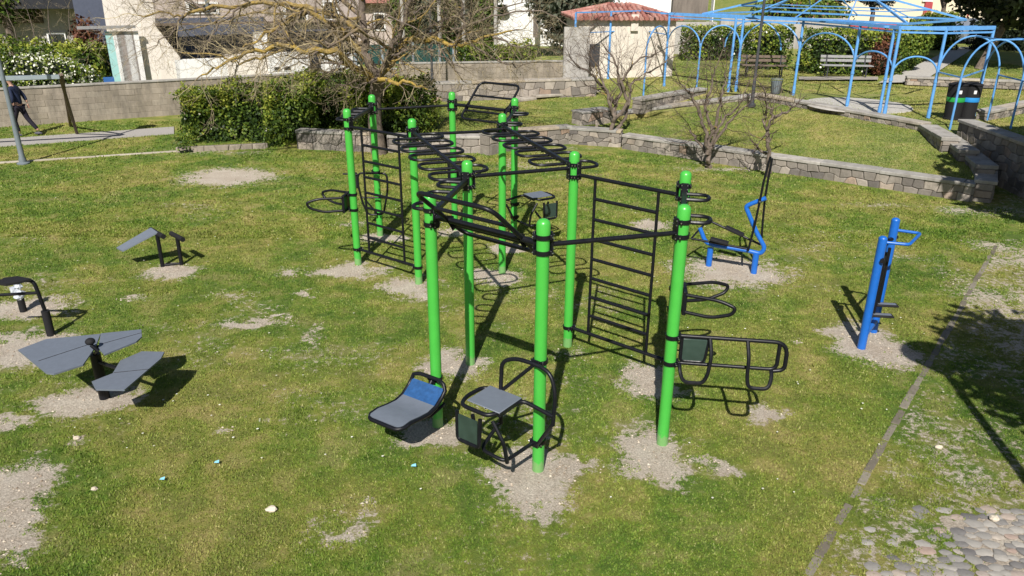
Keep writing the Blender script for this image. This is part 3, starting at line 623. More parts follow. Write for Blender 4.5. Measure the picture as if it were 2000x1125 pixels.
def tiltframe(a, b, sgn, t0, t1, za, zb):
    A = V(*POST[a], za); B = V(*POST[b], zb); d = (B-A).normalized(); L = (B-A).length; n = V(d.y, -d.x, 0).normalized()*sgn; o = n*math.cos(R(40))+V(0, 0, math.sin(R(40)))
    ua, ub = .60, .30; C = [A+d*t0+o*ua, A+d*t1+o*ua, A+d*t1-o*ub, A+d*t0-o*ub]
    f = MB().tube(fil(C, .13, 6, True), .0225, 10, True).tube([A+d*PR, B-d*PR], .031, 12)
    fo = f.build('pull_up_frame', 'black', rig)
    for q in (.27, -.1): MB().tube([A+d*(t0+.01)+o*q, A+d*(t1-.01)+o*q], .0195, 10).build('crossbar', 'black', fo)
    for t in (t0+.02, t1-.02):
        p = A+d*t; MB().prism([p+o*.12-d*.004, p-o*.14-d*.004, p-o*.05-V(0, 0, .09)-d*.004, p+V(0, 0, .03)-n*.06-d*.004], d*.008).build('gusset', 'black', fo)
tiltframe(9, 10, 1, .24, 1.16, 2.47, 2.46); tiltframe(4, 6, -1, .34, 1.22, 2.47, 2.46)
# local frame helper for fittings on one post
def fit(k, ax):
    ax = V(*ax, 0).normalized(); sx = V(-ax.y, ax.x, 0); P = V(*POST[k], 0)
    return lambda s, l, z: P+ax*s+sx*l+V(0, 0, z)
def dips(k, ax):
    g = fit(k, ax); a = V(*ax).normalized()
    for z in (1.27, 1.0): clamp(k, z, [a], False)
    o = MB()
    for l in (-1, 1):
        M4 = Matrix((( *(g(0, 1, 0)-g(0, 0, 0)).xy, 0, 0), (0, 0, 0, 0), (0, 0, 0, 0), (0, 0, 0, 1)))
    c = g(.115, .03, 1.135); o.box(c, (.05, .34, .30), math.atan2(a.y, a.x), .5, 0, .008); fo = o.build('dip_station', 'black', rig)
    for l, w_ in ((.2, .14), (-.14, -.12)):
        p = [g(.13, l, 1.25), g(.5, l+w_, 1.25), g(.68, l+w_*1.4, 1.19), g(.64, l+w_*1.3, 1.10), g(.42, l+w_*.8, 1.02), g(.13, l, 1.03)]
        MB().tube(fil(p, .09, 5), .0215, 10).build('dip_handle', 'black', fo)
dips(11, (.98, -.14)); dips(1, (-.98, .14))
def curved_seat(k, ax, film=True, zs=0):
    g = fit(k, ax); a = V(*ax).normalized(); clamp(k, .61, [a], False)
    prof = [(.14, .665), (.20, .61), (.30, .545), (.42, .52), (.56, .535), (.70, .56), (.80, .555)]; W_ = .235
    prof = [(s, z+zs) for s, z in prof]
    fr = MB().tube([g(s, W_, z-.012) for s, z in prof[:-1]]+fil([g(prof[-1][0], W_, prof[-1][1]-.012), g(prof[-1][0]+.07, W_*.8, prof[-1][1]-.02), g(prof[-1][0]+.07, -W_*.8, prof[-1][1]-.02), g(prof[-1][0], -W_, prof[-1][1]-.012)], .06)+[g(s, -W_, z-.012) for s, z in prof[:-1][::-1]]+fil([g(.13, -W_*.9, .72+zs), g(.11, -W_*.6, .74+zs), g(.11, W_*.6, .74+zs), g(.13, W_*.9, .72+zs)], .06), .022, 10, True)
    fr.tube([g(PR+.01, 0, .61), g(.2, 0, .56+zs), g(.3, 0, .5+zs)], .024, 10).tube([g(.12, -.2, .47+zs), g(.35, -.2, .44+zs), g(.7, 0, .46+zs), g(.35, .2, .44+zs), g(.12, .2, .47+zs)], .02, 8)
    o = fr.build('curved_bench', 'black', rig)
    def panel(pr, nm, mt):
        mb = MB(); v = []; 
        for s, z in pr:
            for l in (-W_+.018, W_-.018): v += [g(s, l, z+.008), g(s, l, z-.006)]
        n = len(pr); f = []
        for i in range(n-1):
            b = 4*i; f += [(b, b+2, b+6, b+4), (b+1, b+5, b+7, b+3), (b, b+4, b+5, b+1), (b+2, b+3, b+7, b+6)]
        f += [(0, 1, 3, 2), (4*n-4, 4*n-2, 4*n-1, 4*n-3)]; mb.add(v, f); return mb.build(nm, mt, o)
    panel(prof[:3]+[(.31, .54+zs)], 'back_panel', 'film' if film else 'grey_panel'); panel([(.31, .54+zs)]+prof[3:]+[(.85, .55+zs)], 'seat_panel', 'grey_panel')
    MB().prism([g(.13, -.17, .66+zs), g(.3, -.19, .50+zs), g(.72, -.19, .50+zs), g(.5, -.15, .44+zs), g(.13, -.15, .48+zs)], g(0, .3, 0)-g(0, 0, 0)).build('seat_box', 'rubber', o)
curved_seat(9, (-.55, -.83), True, -.07)
def chair(k, u, v, dist=0., zsh=0., uf=True, ush=.0):
    u = V(*u, 0).normalized(); v = V(*v, 0).normalized(); P = V(*POST[k], 0)
    g = lambda a, b, z: P+u*a+v*(b+(dist if z != 0 else 0))+V(0, 0, z+zsh)
    for z in ((1.27, .36) if uf else (.75, .5)): clamp(k, z, [v], False)
    fr = MB()
    if uf: fr.tube(fil([g(-.36, .16, .50), g(-.37, .15, .92), g(-.37, .13, 1.20), g(-.22, .11, 1.27), g(.02, .09, 1.27), g(.20, .11, 1.24), g(.27, .13, 1.05), g(.27, .16, .72)], .09), .0215, 10)
    if uf: fr.tube([g(-.01, .09, 1.26), g(-.34, .15, .90)], .019, 10)
    fr.tube(fil([g(.27, .16, .82), g(-.1, .16, .87), g(-.14, .50, .87), g(-.2, .58, .86), g(-.53, .58, .86), g(-.59, .42, .86), g(-.57, .2, .86), g(-.48, .15, .86)], .09), .0215, 10)
    fr.tube(fil([g(-.02, .08, .36), g(-.05, .5, .36), g(-.35, .5, .38), g(-.38, .16, .5)], .08), .02, 10).tube(fil([g(-.02, .5, .36), g(-.02, .55, .6), g(-.16, .55, .8)], .08), .0205, 8)
    fr.tube([g(-.38, .5, .38), g(-.38, .58, .8)], .0205, 8).tube([g(.27, .16, .74), g(.05, .1, .38)], .0205, 8)
    o = fr.build('step_chair', 'black', rig)
    sp = MB(); c = g(-.30, .34, .89); sp.box(c, (.40, .36, .014), math.atan2(u.y, u.x), .5, 0, .004); sp.build('seat_panel', 'grey_panel', o)
    MB().box(g(-.11, .34, .865), (.03, .36, .05), math.atan2(u.y, u.x), .5, 0, .004).box(g(-.30, .17, .865), (.38, .03, .05), math.atan2(u.y, u.x), .5, 0, .004).build('seat_rim', 'black', o)
    f2 = MB().tube(fil([g(-.56, .60, .80), g(-.55, .61, .48), g(-.28, .61, .48), g(-.27, .60, .80)], .05), .021, 8).build('pad_frame', 'black', o)
    MB().box(g(-.415, .61, .64), (.235, .014, .26), math.atan2(u.y, u.x)).build('pad', 'pad', f2)
chair(10, (.8, -.6), (-.6, -.8)); dips(4, (.45, .89)); chair(6, (-.85, -.52), (.52, -.85), .0, .07, False)
def frame_station(k):
    P = V(*POST[k], 0); u = V(1, -.05, 0).normalized(); g = lambda a, b, z: P+u*a+V(0, b, z)
    for z in (1.27, .46): clamp(k, z, [V(-1, 0, 0)], False)
    o = MB().tube(fil([g(-.02, -.12, .46), g(-.18, -.14, .46), g(-.28, -.14, .7), g(-.34, -.14, 1.05), g(-.33, -.13, 1.27), g(.22, -.13, 1.27), g(.22, -.14, .95), g(.12, -.14, .5), g(.02, -.12, .46)], .09), .02, 10).tube([g(-.27, -.14, .80), g(.17, -.14, .80)], .016, 8).tube([g(-.24, -.14, .78), g(-.02, -.12, .5)], .016, 8).build('grip_frame', 'black', rig)
    MB().tube([g(-.33, -.13, 1.24), g(-.62, -.1, 1.24)], .017, 8).build('stub_bar', 'black', o); MB().box(g(-.42, -.1, 1.12), (.14, .05, .30), 0, .5, 0, .01).build('back_pad', 'rubber', o)
frame_station(2)
def bench(k, ax, L=1.15):
    g = fit(k, ax); a = V(*ax).normalized()
    for z in (1.30, 1.0): clamp(k, z, [a], False)
    o = MB().tube(fil([g(.07, 0, 1.31), g(L, 0, 1.31), g(L, 0, 1.0), g(L-.12, 0, .98)], .15, 7), .022, 10).tube(fil([g(.07, 0, 1.0), g(L-.08, 0, 1.0), g(L-.08, 0, 1.29)], .08), .0205, 10).build('leg_raise_frame', 'black', rig)
    MB().box(g(.235, -.0, 1.155), (.25, .03, .26), math.atan2(a.y, a.x), .5, 0, .008).build('back_pad', 'pad', o)
    MB().tube(fil([g(.1, .0, 1.29), g(.1, .0, 1.03), g(.34, 0, 1.03), g(.37, 0, 1.3)], .05), .021, 8).build('pad_frame', 'black', o)
    MB().tube(fil([g(.38, -.02, 1.31), g(.40, -.10, 1.15), g(.38, -.12, .95), g(.34, -.12, .84), g(.14, -.12, .84), g(.10, -.08, .95), g(.1, -.0, 1.0)], .07), .0205, 8).build('grip_loop', 'black', o)
    MB().tube(fil([g(L-.40, -.02, 1.31), g(L-.38, -.10, 1.15), g(L-.38, -.12, .95), g(L-.36, -.14, .84), g(L-.16, -.14, .84), g(L-.13, -.08, .95), g(L-.13, -.0, 1.0)], .07), .0205, 8).build('grip_loop', 'black', o)
bench(12, (.985, -.14))

# ================================================================== FREE STANDING EQUIPMENT
def hgt(px, py, base):                  # height seen at pixel for a thing standing on base
    zs = np.linspace(-.2, 6, 1200); b = min(zs, key=lambda z: abs(prj((base.x, base.y, z))[1]-py)); return float(b)
# petals
def petals():
    zc = .52; base = at(205, 778); root = empty('fan_platform', base, 'round of three grey fan shaped platforms on a black post at the left', 'exercise platform')
    A = [(35,683),(90,662),(196,652),(187,676),(162,712),(105,730),(90,728)]; B = [(197,651),(276,643),(277,657),(266,667),(204,692),(192,680)]; Cc = [(179,745),(220,729),(235,704),(277,686),(321,687),(314,700),(243,761),(187,760)]
    for P, z, sm_ in ((A, .74, ((75,705),(188,668))), (B, .74, ((197,672),(276,650))), (Cc, .56, ((222,728),(290,721)))):
        q = [at(x, y, z) for x, y in P]; pn = MB().prism([p-V(0, 0, .018) for p in q][::-1], (0, 0, .018)).build('platform_panel', 'grey_panel', root, smooth=False)
        MB().tube([at(*sm_[0], z+.001), at(*sm_[1], z+.001)], .0035, 5).build('seam', 'rubber', pn)
        c = sum(q, V(0, 0, 0))/len(q)
        MB().tube([c-V(0, 0, .035), V(base.x, base.y, z-.06)], .022, 8).build('support_arm', 'black', root)
    pm = MB().tube([base-V(0, 0, .05), V(base.x, base.y, .60)], .06, 18); pm.build('post', 'black', root)
    MB().tube([V(base.x, base.y, .6), at(190, 684, .74), at(178, 674, .80)], .022, 10).build('stem', 'black', root)
    MB().ball(at(176, 667, .84), .055, 14, (1, 1, .75)).build('knob', 'rubber', root)
petals()
def board():
    b1, b2 = at(318, 521), at(355, 517); root = empty('back_extension_bench', b1, 'small black back extension bench with one sloping grey board and two rollers', 'exercise bench')
    z1, z2 = hgt(0, 457, b1), hgt(0, 463, b2)
    for b, z, p0, p1 in ((b1, z1, (294,445), (319,459)), (b2, z2, (334,454), (357,466))):
        MB().tube([b-V(0, 0, .05), V(b.x, b.y, z)], .034, 12).build('leg', 'black', root)
        m0, m1 = at(*p0, z), at(*p1, z); c = (m0+m1)/2; d = V(b.x, b.y, z)-c; MB().tube([m0+d*.6, m1+d*.6], .042, 14).build('roller', 'rubber', root)
    q = [at(308, 456, z1+.02), at(295, 447, z1+.02), at(228, 486, z1-.28), at(240, 492, z1-.28)]
    MB().prism(q, (0, 0, .025)).build('board', 'grey_panel', root, smooth=False); MB().tube([q[0]*.5+q[1]*.5-V(0, 0, .02), q[2]*.45+q[3]*.55+(q[0]+q[1]-q[2]-q[3])*.15-V(0, 0, .02)], .02, 8).build('board_arm', 'black', root)
    MB().tube([b1+V(0, 0, .03), b2+V(0, 0, .03)], .02, 8).build('base_bar', 'black', root)
board()
def bike():
    b1, b2 = at(100, 655), at(46, 608); root = empty('hand_bike', b1, 'black tube exerciser with a flat seat and white plastic wrap at the left edge', 'exercise machine')
    zt = hgt(0, 607, b1)
    MB().tube([b1-V(0, 0, .05), V(b1.x, b1.y, zt)], .055, 16).build('post', 'rubber', root)
    q = [V(b1.x, b1.y, zt-.02), V(b1.x-.03, b1.y, hgt(0, 575, b1)), V(b1.x-.06, b1.y, hgt(0, 547, b1)), V(b1.x-.75, b1.y+.05, hgt(0, 549, b1)-.03)]
    MB().tube(fil(q, .09), .026, 12).build('top_tube', 'black', root)
    z = hgt(0, 572, b1); MB().tube([V(b1.x-.03, b1.y, z), V(b1.x-.8, b1.y+.02, z-.06)], .022, 10).build('lower_tube', 'black', root)
    zs = q[2].z+.01; s = [at(-8, 556, zs), at(12, 559, zs), at(35, 555, zs), at(62, 548, zs), at(35, 543, zs), at(10, 546, zs)]
    MB().prism(s, (0, 0, .03)).build('seat', 'rubber', root)
    z2 = hgt(0, 582, b2); MB().tube([b2-V(0, 0, .05), V(b2.x, b2.y, z2)], .05, 14).build('pedal_post', 'rubber', root)
    w_ = MB()
    for i in range(5): w_.ball((b2.x-.012+.05*math.sin(i*2.3), b2.y, z2+.02+.055*i), .07-.004*i, 9, (1+.25*math.sin(i*3), 1, .8), .5, 0, .5)
    w_.build('plastic_wrap', 'plastic_wrap', root, smooth=False)
bike()
def elliptical():
    b1, b2 = at(1384, 519), at(1472, 532); Y = (b1.y+b2.y)/2; root = empty('elliptical_trainer', (b1+b2)/2, 'blue elliptical trainer with tall black push handles right of the rig', 'exercise machine')
    e = V(b2.x-b1.x, b2.y-b1.y, 0).normalized(); n = V(-e.y, e.x, 0); h = lambda px, py, off=0: atd(px, py, b1+n*off, e)
    for b, t in ((b1, (1386,484)), (b2, (1475,495))): p = h(*t); MB().tube([b-V(0, 0, .05), V(b.x, b.y, p.z)], .052, 16).build('leg', 'blue', root)
    MB().tube(fil([h(1367,445), h(1378,474), h(1400,480), h(1458,489), h(1486,496), h(1494,484), h(1479,457), h(1456,403), h(1470,397), h(1496,387)], .09), .038, 14).build('frame', 'blue', root)
    for off, cr, en, pd in ((-.17, (1350,466), (1459,486), ((1387,470),(1422,479))), (.17, (1383,430), (1486,478), ((1417,447),(1452,463)))):
        a, b = h(*cr, off), h(*en, off); arm = MB().tube([a, b], .02, 10).build('pedal_arm', 'black', root)
        p, q = h(*pd[0], off), h(*pd[1], off); M4 = Matrix.Translation((p+q)/2+V(0, 0, .035)) @ (q-p).to_track_quat('X', 'Z').to_matrix().to_4x4(); MB().box(None, ((q-p).length, .14, .045), M4=M4, bev=.01).build('pedal', 'rubber', arm)
        MB().tube([a, h(1365, 449, 0)], .017, 8).build('crank', 'black', root)
    for off, P in ((-.15, ((1461,490),(1474,440),(1484,393),(1491,357),(1500,322),(1505,306))), (.15, ((1487,470),(1490,430),(1494,388),(1500,352),(1506,322),(1508,309)))):
        MB().tube([h(x, y, off) for x, y in P], .019, 10).build('push_handle', 'black', root)
    MB().tube([h(1484, 394, -.17), h(1492, 389, .17)], .014, 8, m=0).build('axle', 'steel', root)
elliptical()
def stepper():
    b1, b2 = at(1682, 680), at(1705, 648); t1, t2 = hgt(0, 463, b1), hgt(0, 427, b2); root = empty('blue_stepper', (b1+b2)/2, 'blue two post stepper with an angled handlebar at the right of the lawn', 'exercise machine')
    k1, k2 = at(1715, 463, t1), at(1750, 427, t2); tops = []
    for b, t in ((b1, t1), (b2, t2)):
        MB().tube([b-V(0, 0, .05), V(b.x, b.y, t-.02)], .056, 18).ball((b.x, b.y, t-.025), .056, 16, (1, 1, .7)).build('post', 'blue', root)
    z = t1-.07
    MB().tube(fil([V(b1.x, b1.y, z), at(1776, 478, z), at(1798, 456, z), V(b2.x, b2.y, z)], .06), .021, 12).build('handlebar', 'blue', root)
    MB().tube([V(b1.x, b1.y, .2), V(b2.x, b2.y, .2)], .045, 14).build('base_tube', 'blue', root)
    mid = (b1+b2)/2
    MB().tube([V(b1.x, b1.y-.1, t1-.3)-V(0, .0, 0), V(b1.x+.1, b1.y+.12, t1-.3)], .03, 10).tube([V(b2.x-.1, b2.y-.1, t2-.28), V(b2.x+.08, b2.y+.05, t2-.28)], .03, 10).build('pivot', 'black', root)
    for i, (fx, pz) in enumerate(((.72, .5), (.38, .42))):
        c = b1.lerp(b2, fx); top = V(c.x+.03, c.y, t1-.28); bt = V(c.x+.03, c.y, pz-.02); arm = MB().tube([top, bt], .02, 10).build('swing_arm', 'black', root)
        MB().box((c.x+.13, c.y-.03, pz), (.30, .12, .03), -.12, .5, 0, .01).build('pedal', 'rubber', arm); MB().box((c.x+.13, c.y-.03, pz+.017), (.24, .06, .006), -.12).build('tread', 'grey_panel', arm)
stepper()

# ================================================================== LAMPS, SWING, PERSON
def lamp_post(loc, h, label, r=.06, mt='grey_metal', k=1.):
    root = empty('street_lamp', loc, label, 'street lamp', 'street lamps'); x, y, z = loc
    MB().lathe(loc, [(r*2.6, -.05), (r*2.6, .03), (r*1.6, .06), (r*1.5, .14), (r*1.15, .2), (r*1.1, .9), (r*.95, 1.0), (r*.7, h)], 18).build('pole', mt, root)
    hd = MB().lathe((x, y, z+h), [(.05*k, -.05), (.12*k, 0), (.20*k, .12), (.24*k, .32), (.30*k, .34), (.28*k, .40), (.10*k, .52), (.02, .6)], 16).build('lantern', 'grey_metal', root)
    MB().lathe((x, y, z+h), [(.12, -.02), (.16, -.06), (.14, -.09)], 14).build('glass', 'glass', hd); return root
lamp_post(at(46, 320), 5.0, 'grey lamp post standing on the kerb line at the left edge')
lamp_post(at(1468, 205, .8), 6.0, 'dark lamp post standing at the point of the triangular bed', .05, 'hull')
lamp_post(at(845, 183, .5), 4.6, 'slim lamp post behind the big hedge near the block wall', .045, 'hull')
lamp_post(V(4.86, 4.05, 0), 4.72, 'lamp post beyond the lower right corner, seen only by its long shadow', .075, 'hull', 1.35)
def swing():
    f, g = at(151, 262), at(138, 246); root = empty('swing_frame', f, 'wooden legged swing frame with a long grey steel top bar', 'swing frame'); zt = 2.05
    t = at(117, 150, zt); t2 = V(t.x-3.6, t.y-1.3, zt+.02)
    for p in (f, g): MB().tube([V(p.x, p.y, -.05), V(t.x, t.y+ (.1 if p is g else 0), zt+.05)], .05, 6).build('leg', 'wood', root, smooth=False)
    for q in ((.1, -.7), (.1, .9)): MB().tube([V(t2.x+q[0], t2.y+q[1], -.05), V(t2.x, t2.y, zt+.05)], .06, 6).build('leg', 'wood', root, smooth=False)
    M4 = Matrix.Translation((t+t2)/2) @ (t-t2).to_track_quat('X', 'Z').to_matrix().to_4x4(); MB().box(None, ((t-t2).length, .1, .12), M4=M4, bev=.01).build('top_bar', 'galv', root)
swing()
def skin(name, J, E, mat, parent=None, sub=2, **tags):   # J joints (pos, radius)
    me = bpy.data.meshes.new(name); me.from_pydata([j[0] for j in J], E, []); o = bpy.data.objects.new(name, me); COL.objects.link(o)
    o.modifiers.new('skin', 'SKIN'); 
    if not me.skin_vertices: pass
    for i, j in enumerate(J): me.skin_vertices[0].data[i].radius = (j[1], j[1])
    me.skin_vertices[0].data[0].use_root = True; s = o.modifiers.new('sub', 'SUBSURF'); s.levels = s.render_levels = sub
    dg = bpy.context.evaluated_depsgraph_get(); m2 = bpy.data.meshes.new_from_object(o.evaluated_get(dg)); o.modifiers.clear(); o.data = m2; m2.materials.clear(); m2.materials.append(M[mat]); sm(m2)
    if parent: o.parent = parent; o.matrix_parent_inverse = parent.matrix_basis.inverted()
    tag(o, **tags); return o
def person():
    F1, F2 = at(46, 268), at(70, 263); h = 1.60; c = (F1+F2)/2; c = V(c.x-.14, c.y, 0)
    root = empty('person', c, 'person in dark navy jacket and dark trousers striding behind the left lamp post', 'person')
    d = V(-1, -.05, 0).normalized(); n = V(-d.y, d.x, 0); g = lambda a, b, z: c+d*a*1.08+n*b*1.08+V(0, 0, z*1.1)
    L = lambda p: tuple(p)
    J = [(g(0,0,.86),.12),(g(.0,0,1.0),.12),(g(.03,0,1.16),.14),(g(.05,0,1.30),.12),(g(.06,0,1.38),.055),(g(.08,0,1.44),.05),(g(.10,0,1.50),.075),(g(.10,0,1.57),.07),
         (g(.05,.17,1.31),.06),(g(-.02,.22,1.08),.045),(g(.06,.22,.88),.032),(g(.05,-.17,1.31),.06),(g(-.08,-.22,1.1),.045),(g(-.16,-.2,.90),.032),
         (g(.02,.09,.80),.085),(g(.14,.1,.45),.058),(g(.08,.1,.09),.042),(g(-.02,-.09,.80),.085),(g(-.13,-.1,.46),.058),(g(-.36,-.1,.13),.042)]
    E = [(0,1),(1,2),(2,3),(3,4),(4,5),(5,6),(6,7),(3,8),(8,9),(9,10),(3,11),(11,12),(12,13),(0,14),(14,15),(15,16),(0,17),(17,18),(18,19)]
    body = skin('body', [(L(p), r) for p, r in J], E, 'skin', root)
    skin('jacket', [(L(g(0,0,.84)),.145),(L(g(.01,0,1.0)),.148),(L(g(.03,0,1.17)),.165),(L(g(.05,0,1.31)),.14),(L(g(.06,0,1.40)),.075),(L(g(.05,.18,1.31)),.078),(L(g(-.02,.225,1.08)),.062),(L(g(.05,.22,.93)),.05),(L(g(.05,-.18,1.31)),.078),(L(g(-.08,-.225,1.1)),.062),(L(g(-.145,-.205,.95)),.05)],
         [(0,1),(1,2),(2,3),(3,4),(3,5),(5,6),(6,7),(3,8),(8,9),(9,10)], 'navy', root)
    skin('trousers', [(L(g(0,0,.84)),.125),(L(g(.02,.09,.78)),.10),(L(g(.14,.1,.45)),.073),(L(g(.085,.1,.12)),.062),(L(g(-.02,-.09,.78)),.10),(L(g(-.13,-.1,.46)),.073),(L(g(-.34,-.1,.16)),.062)], [(0,1),(1,2),(2,3),(0,4),(4,5),(5,6)], 'trouser', root)
    for p, a in ((g(.13,.1,.045), 0), (g(-.33,-.1,.06), .35)): MB().ball(p, .05, 10, (2.6, 1, .9)).build('shoe', 'shoe', root)
    MB().ball(g(.095,0,1.555), .092, 14, (1.05,.95,.78)).build('cap', 'hair', root)
    hp = [(g(.07,.225,.86),.02),(g(.09,.225,.80),.016)]
    for s, px in ((.22, .07), (-.2, -.17)):
        Jh = [(L(g(px,s,.87)),.026),(L(g(px+.01,s,.82)),.03)]; Eh = [(0,1)]
        for i in range(4): Jh += [(L(g(px+.03-.018*i,s+.004,.785)),.009),(L(g(px+.032-.018*i,s+.008,.75-.004*i)),.008)]; Eh += [(1,2+2*i),(2+2*i,3+2*i)]
        Jh += [(L(g(px+.045,s-.01,.81)),.01)]; Eh += [(1,10)]; skin('hand', Jh, Eh, 'skin', body, 1)
    MB().ball(g(.178,0,1.50), .014, 6).build('nose', 'skin', body)
person()

# ================================================================== VEGETATION
def leafcloud(pts, nrm, size, seed, elong=1.6, spread=.9):
    r = np.random.default_rng(seed); n = len(pts); a = r.normal(size=(n, 3))*spread+nrm; a /= np.linalg.norm(a, axis=1)[:, None]+1e-9
    u = np.cross(a, r.normal(size=(n, 3))); u /= np.linalg.norm(u, axis=1)[:, None]+1e-9; v = np.cross(a, u); s = size*(.6+.8*r.random(n))[:, None]
    q = np.stack([pts-u*s*elong*.5, pts+v*s*.5, pts+u*s*elong*.5, pts-v*s*.5], 1); return q.reshape(-1, 3)
def hedge(name, A, B, z0, z1, th, dens, size, label, cat='hedge', group=None, mat='leaf', seed=1, flowers=0, lift=.0, rough=.14, z1b=None, fl_col='flower'):
    A, B = V(A[0], A[1], 0), V(B[0], B[1], 0); d = B-A; T = d.length; e = np.array(d/T); nn = np.array([e[1], -e[0], 0]); r = np.random.default_rng(seed); z1b = z1 if z1b is None else z1b
    root = empty(name, V(*((A+B)/2).xy, z0), label, cat, group); H = z1-z0
    area = 2*T*H+T*th+2*th*H; n = int(area*dens); w_ = np.array([T*H, T*H, T*th*1.3, th*H, th*H]); w_ = w_/w_.sum(); f = r.choice(5, n, p=w_)
    s = r.random(n)*T; t = (r.random(n)-.5)*th; z = r.random(n); nr = np.zeros((n, 3))
    t = np.where(f == 0, th/2, np.where(f == 1, -th/2, t)); z = np.where(f == 2, 1, z); s = np.where(f == 3, 0, np.where(f == 4, T, s))
    nr[f == 0] = nn; nr[f == 1] = -nn; nr[f == 2] = (0, 0, 1); nr[f == 3] = -e; nr[f == 4] = e
    top = H+(z1b-z1)*s/T; inw = np.where(r.random(n) < .4, r.random(n)*.4, 0); bumpy = -inw+(fbm(s*1.05+t*1.2+seed, z*1.5+t*1.3+seed, seed)-.5)*rough*3.0+r.normal(0, .035+rough*.1, n)
    P = np.array(A)+e*s[:, None]+nn*t[:, None]+np.array([0, 0, 1])*(z0+z*top)[:, None]+nr*bumpy[:, None]
    edge = np.minimum(np.abs(s), np.abs(T-s)); 
    cl = fbm(s*2.2+seed, z*H*2.2+t*2, seed+3); tint = np.clip(.35+1.3*(cl-.5)+r.normal(0, .22, n)+.28*(f == 2)+.22*(z-.5), 0, 1)  # leaves tinted lighter on top and higher up, sunlit look put into the colour
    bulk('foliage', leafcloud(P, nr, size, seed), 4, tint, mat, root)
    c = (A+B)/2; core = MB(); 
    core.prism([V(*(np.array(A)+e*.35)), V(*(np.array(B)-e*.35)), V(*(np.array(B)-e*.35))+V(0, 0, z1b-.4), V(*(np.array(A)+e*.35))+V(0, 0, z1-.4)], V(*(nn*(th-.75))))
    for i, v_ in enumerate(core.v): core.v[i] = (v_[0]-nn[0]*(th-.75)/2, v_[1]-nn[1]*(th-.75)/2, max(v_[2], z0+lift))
    core.build('dark_fill', 'dark_core', root, smooth=False)  # added solid dark core that blocks the view through the leaves
    if flowers:
        k = r.integers(0, n, flowers); k = k[(f[k] == 0) | (f[k] == 2)]; bulk('blossom', leafcloud(P[k]+nr[k]*.03, nr[k], size*1.1, seed+5, 1., .5), 4, r.random(len(k)), fl_col, root)
    return root
h1a, h1b = at(352, 278), at(520, 272)
hedge('hedge', h1a+V(.1, .55, 0), V(-6.6, 23.9, 0), .0, 1.5, 1.3, 900, .06, 'clipped green hedge with a few white flowers, the left one of the pair', seed=3, flowers=60, z1b=1.6, rough=.3)
hedge('hedge', at(505, 284)+V(.25, .6, 0), at(625, 284)+V(0, .6, 0), 0, 1.86, 1.2, 950, .06, 'bright rounded hedge bulging forward beside the low stone wall', seed=4, flowers=12, rough=.34)
hedge('hedge', at(600, 284)+V(.1, 1.4, 0), at(828, 262, .4)+V(0, .4, 0), .3, 1.85, 1.2, 800, .06, 'tall dark hedge behind the big tree trunk', seed=5, rough=.26)
hedge('shrub', at(345, 300)+V(0, .2, 0), at(372, 298)+V(0, .2, 0), 0, .45, .4, 500, .04, 'small scrubby shrub at the left foot of the hedge', cat='shrub', seed=6, rough=.1)
def blob(name, c, rad, n, size, label, cat='shrub', mat='leaf', seed=1, trunk=None, z0=None, group=None, flowers=0, lobes=9, fl='flower', core=True):
    r = np.random.default_rng(seed); c = np.array(c); rad = np.array(rad)
    root = empty(name, V(c[0], c[1], c[2]-rad[2] if z0 is None else z0), label, cat, group)
    L = r.normal(size=(lobes, 3)); L /= np.linalg.norm(L, axis=1)[:, None]; L = c+L*rad*.55*r.random((lobes, 1))**.4; L = np.vstack([L, c[None]]); k = r.integers(0, len(L), n)
    d = r.normal(size=(n, 3)); d /= np.linalg.norm(d, axis=1)[:, None]; q = (.55+.5*r.random(n)**.6)[:, None]; P = L[k]+d*rad*.58*q
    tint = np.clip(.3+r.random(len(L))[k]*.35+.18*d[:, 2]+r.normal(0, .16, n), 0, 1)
    if z0 is not None: P[:, 2] = np.maximum(P[:, 2], z0+.1*r.random(n))
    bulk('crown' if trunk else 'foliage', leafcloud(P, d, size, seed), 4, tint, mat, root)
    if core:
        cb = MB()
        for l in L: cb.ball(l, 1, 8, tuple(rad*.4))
        cb.build('dark_fill', 'dark_core', root)  # added dark balls inside the foliage, closing the view through it
    if flowers: kk = r.integers(0, n, flowers); bulk('blossom', leafcloud(P[kk]+d[kk]*.05, d[kk], size*1.2, seed+5, 1., .6), 4, r.random(flowers), fl, root)
    if trunk:
        mb = MB(); bs = V(*trunk); cc = V(*c); mb.tube([bs-V(0, 0, .1), bs.lerp(cc, .4)+V(.08, 0, 0), bs.lerp(cc, .8)], [min(.2, rad[0]*.09+.05), min(.16, rad[0]*.07+.04), min(.1, rad[0]*.04+.02)], 8, t=.05)  # low tint darkens the bark, standing for the shade under the crown
        for i in range(5):
            mb.tube([bs.lerp(cc, .5), V(*L[i % len(L)])], [min(.09, rad[0]*.04+.02), .02], 6, t=.05)
        mb.build('trunk', 'bark', root)
    return root
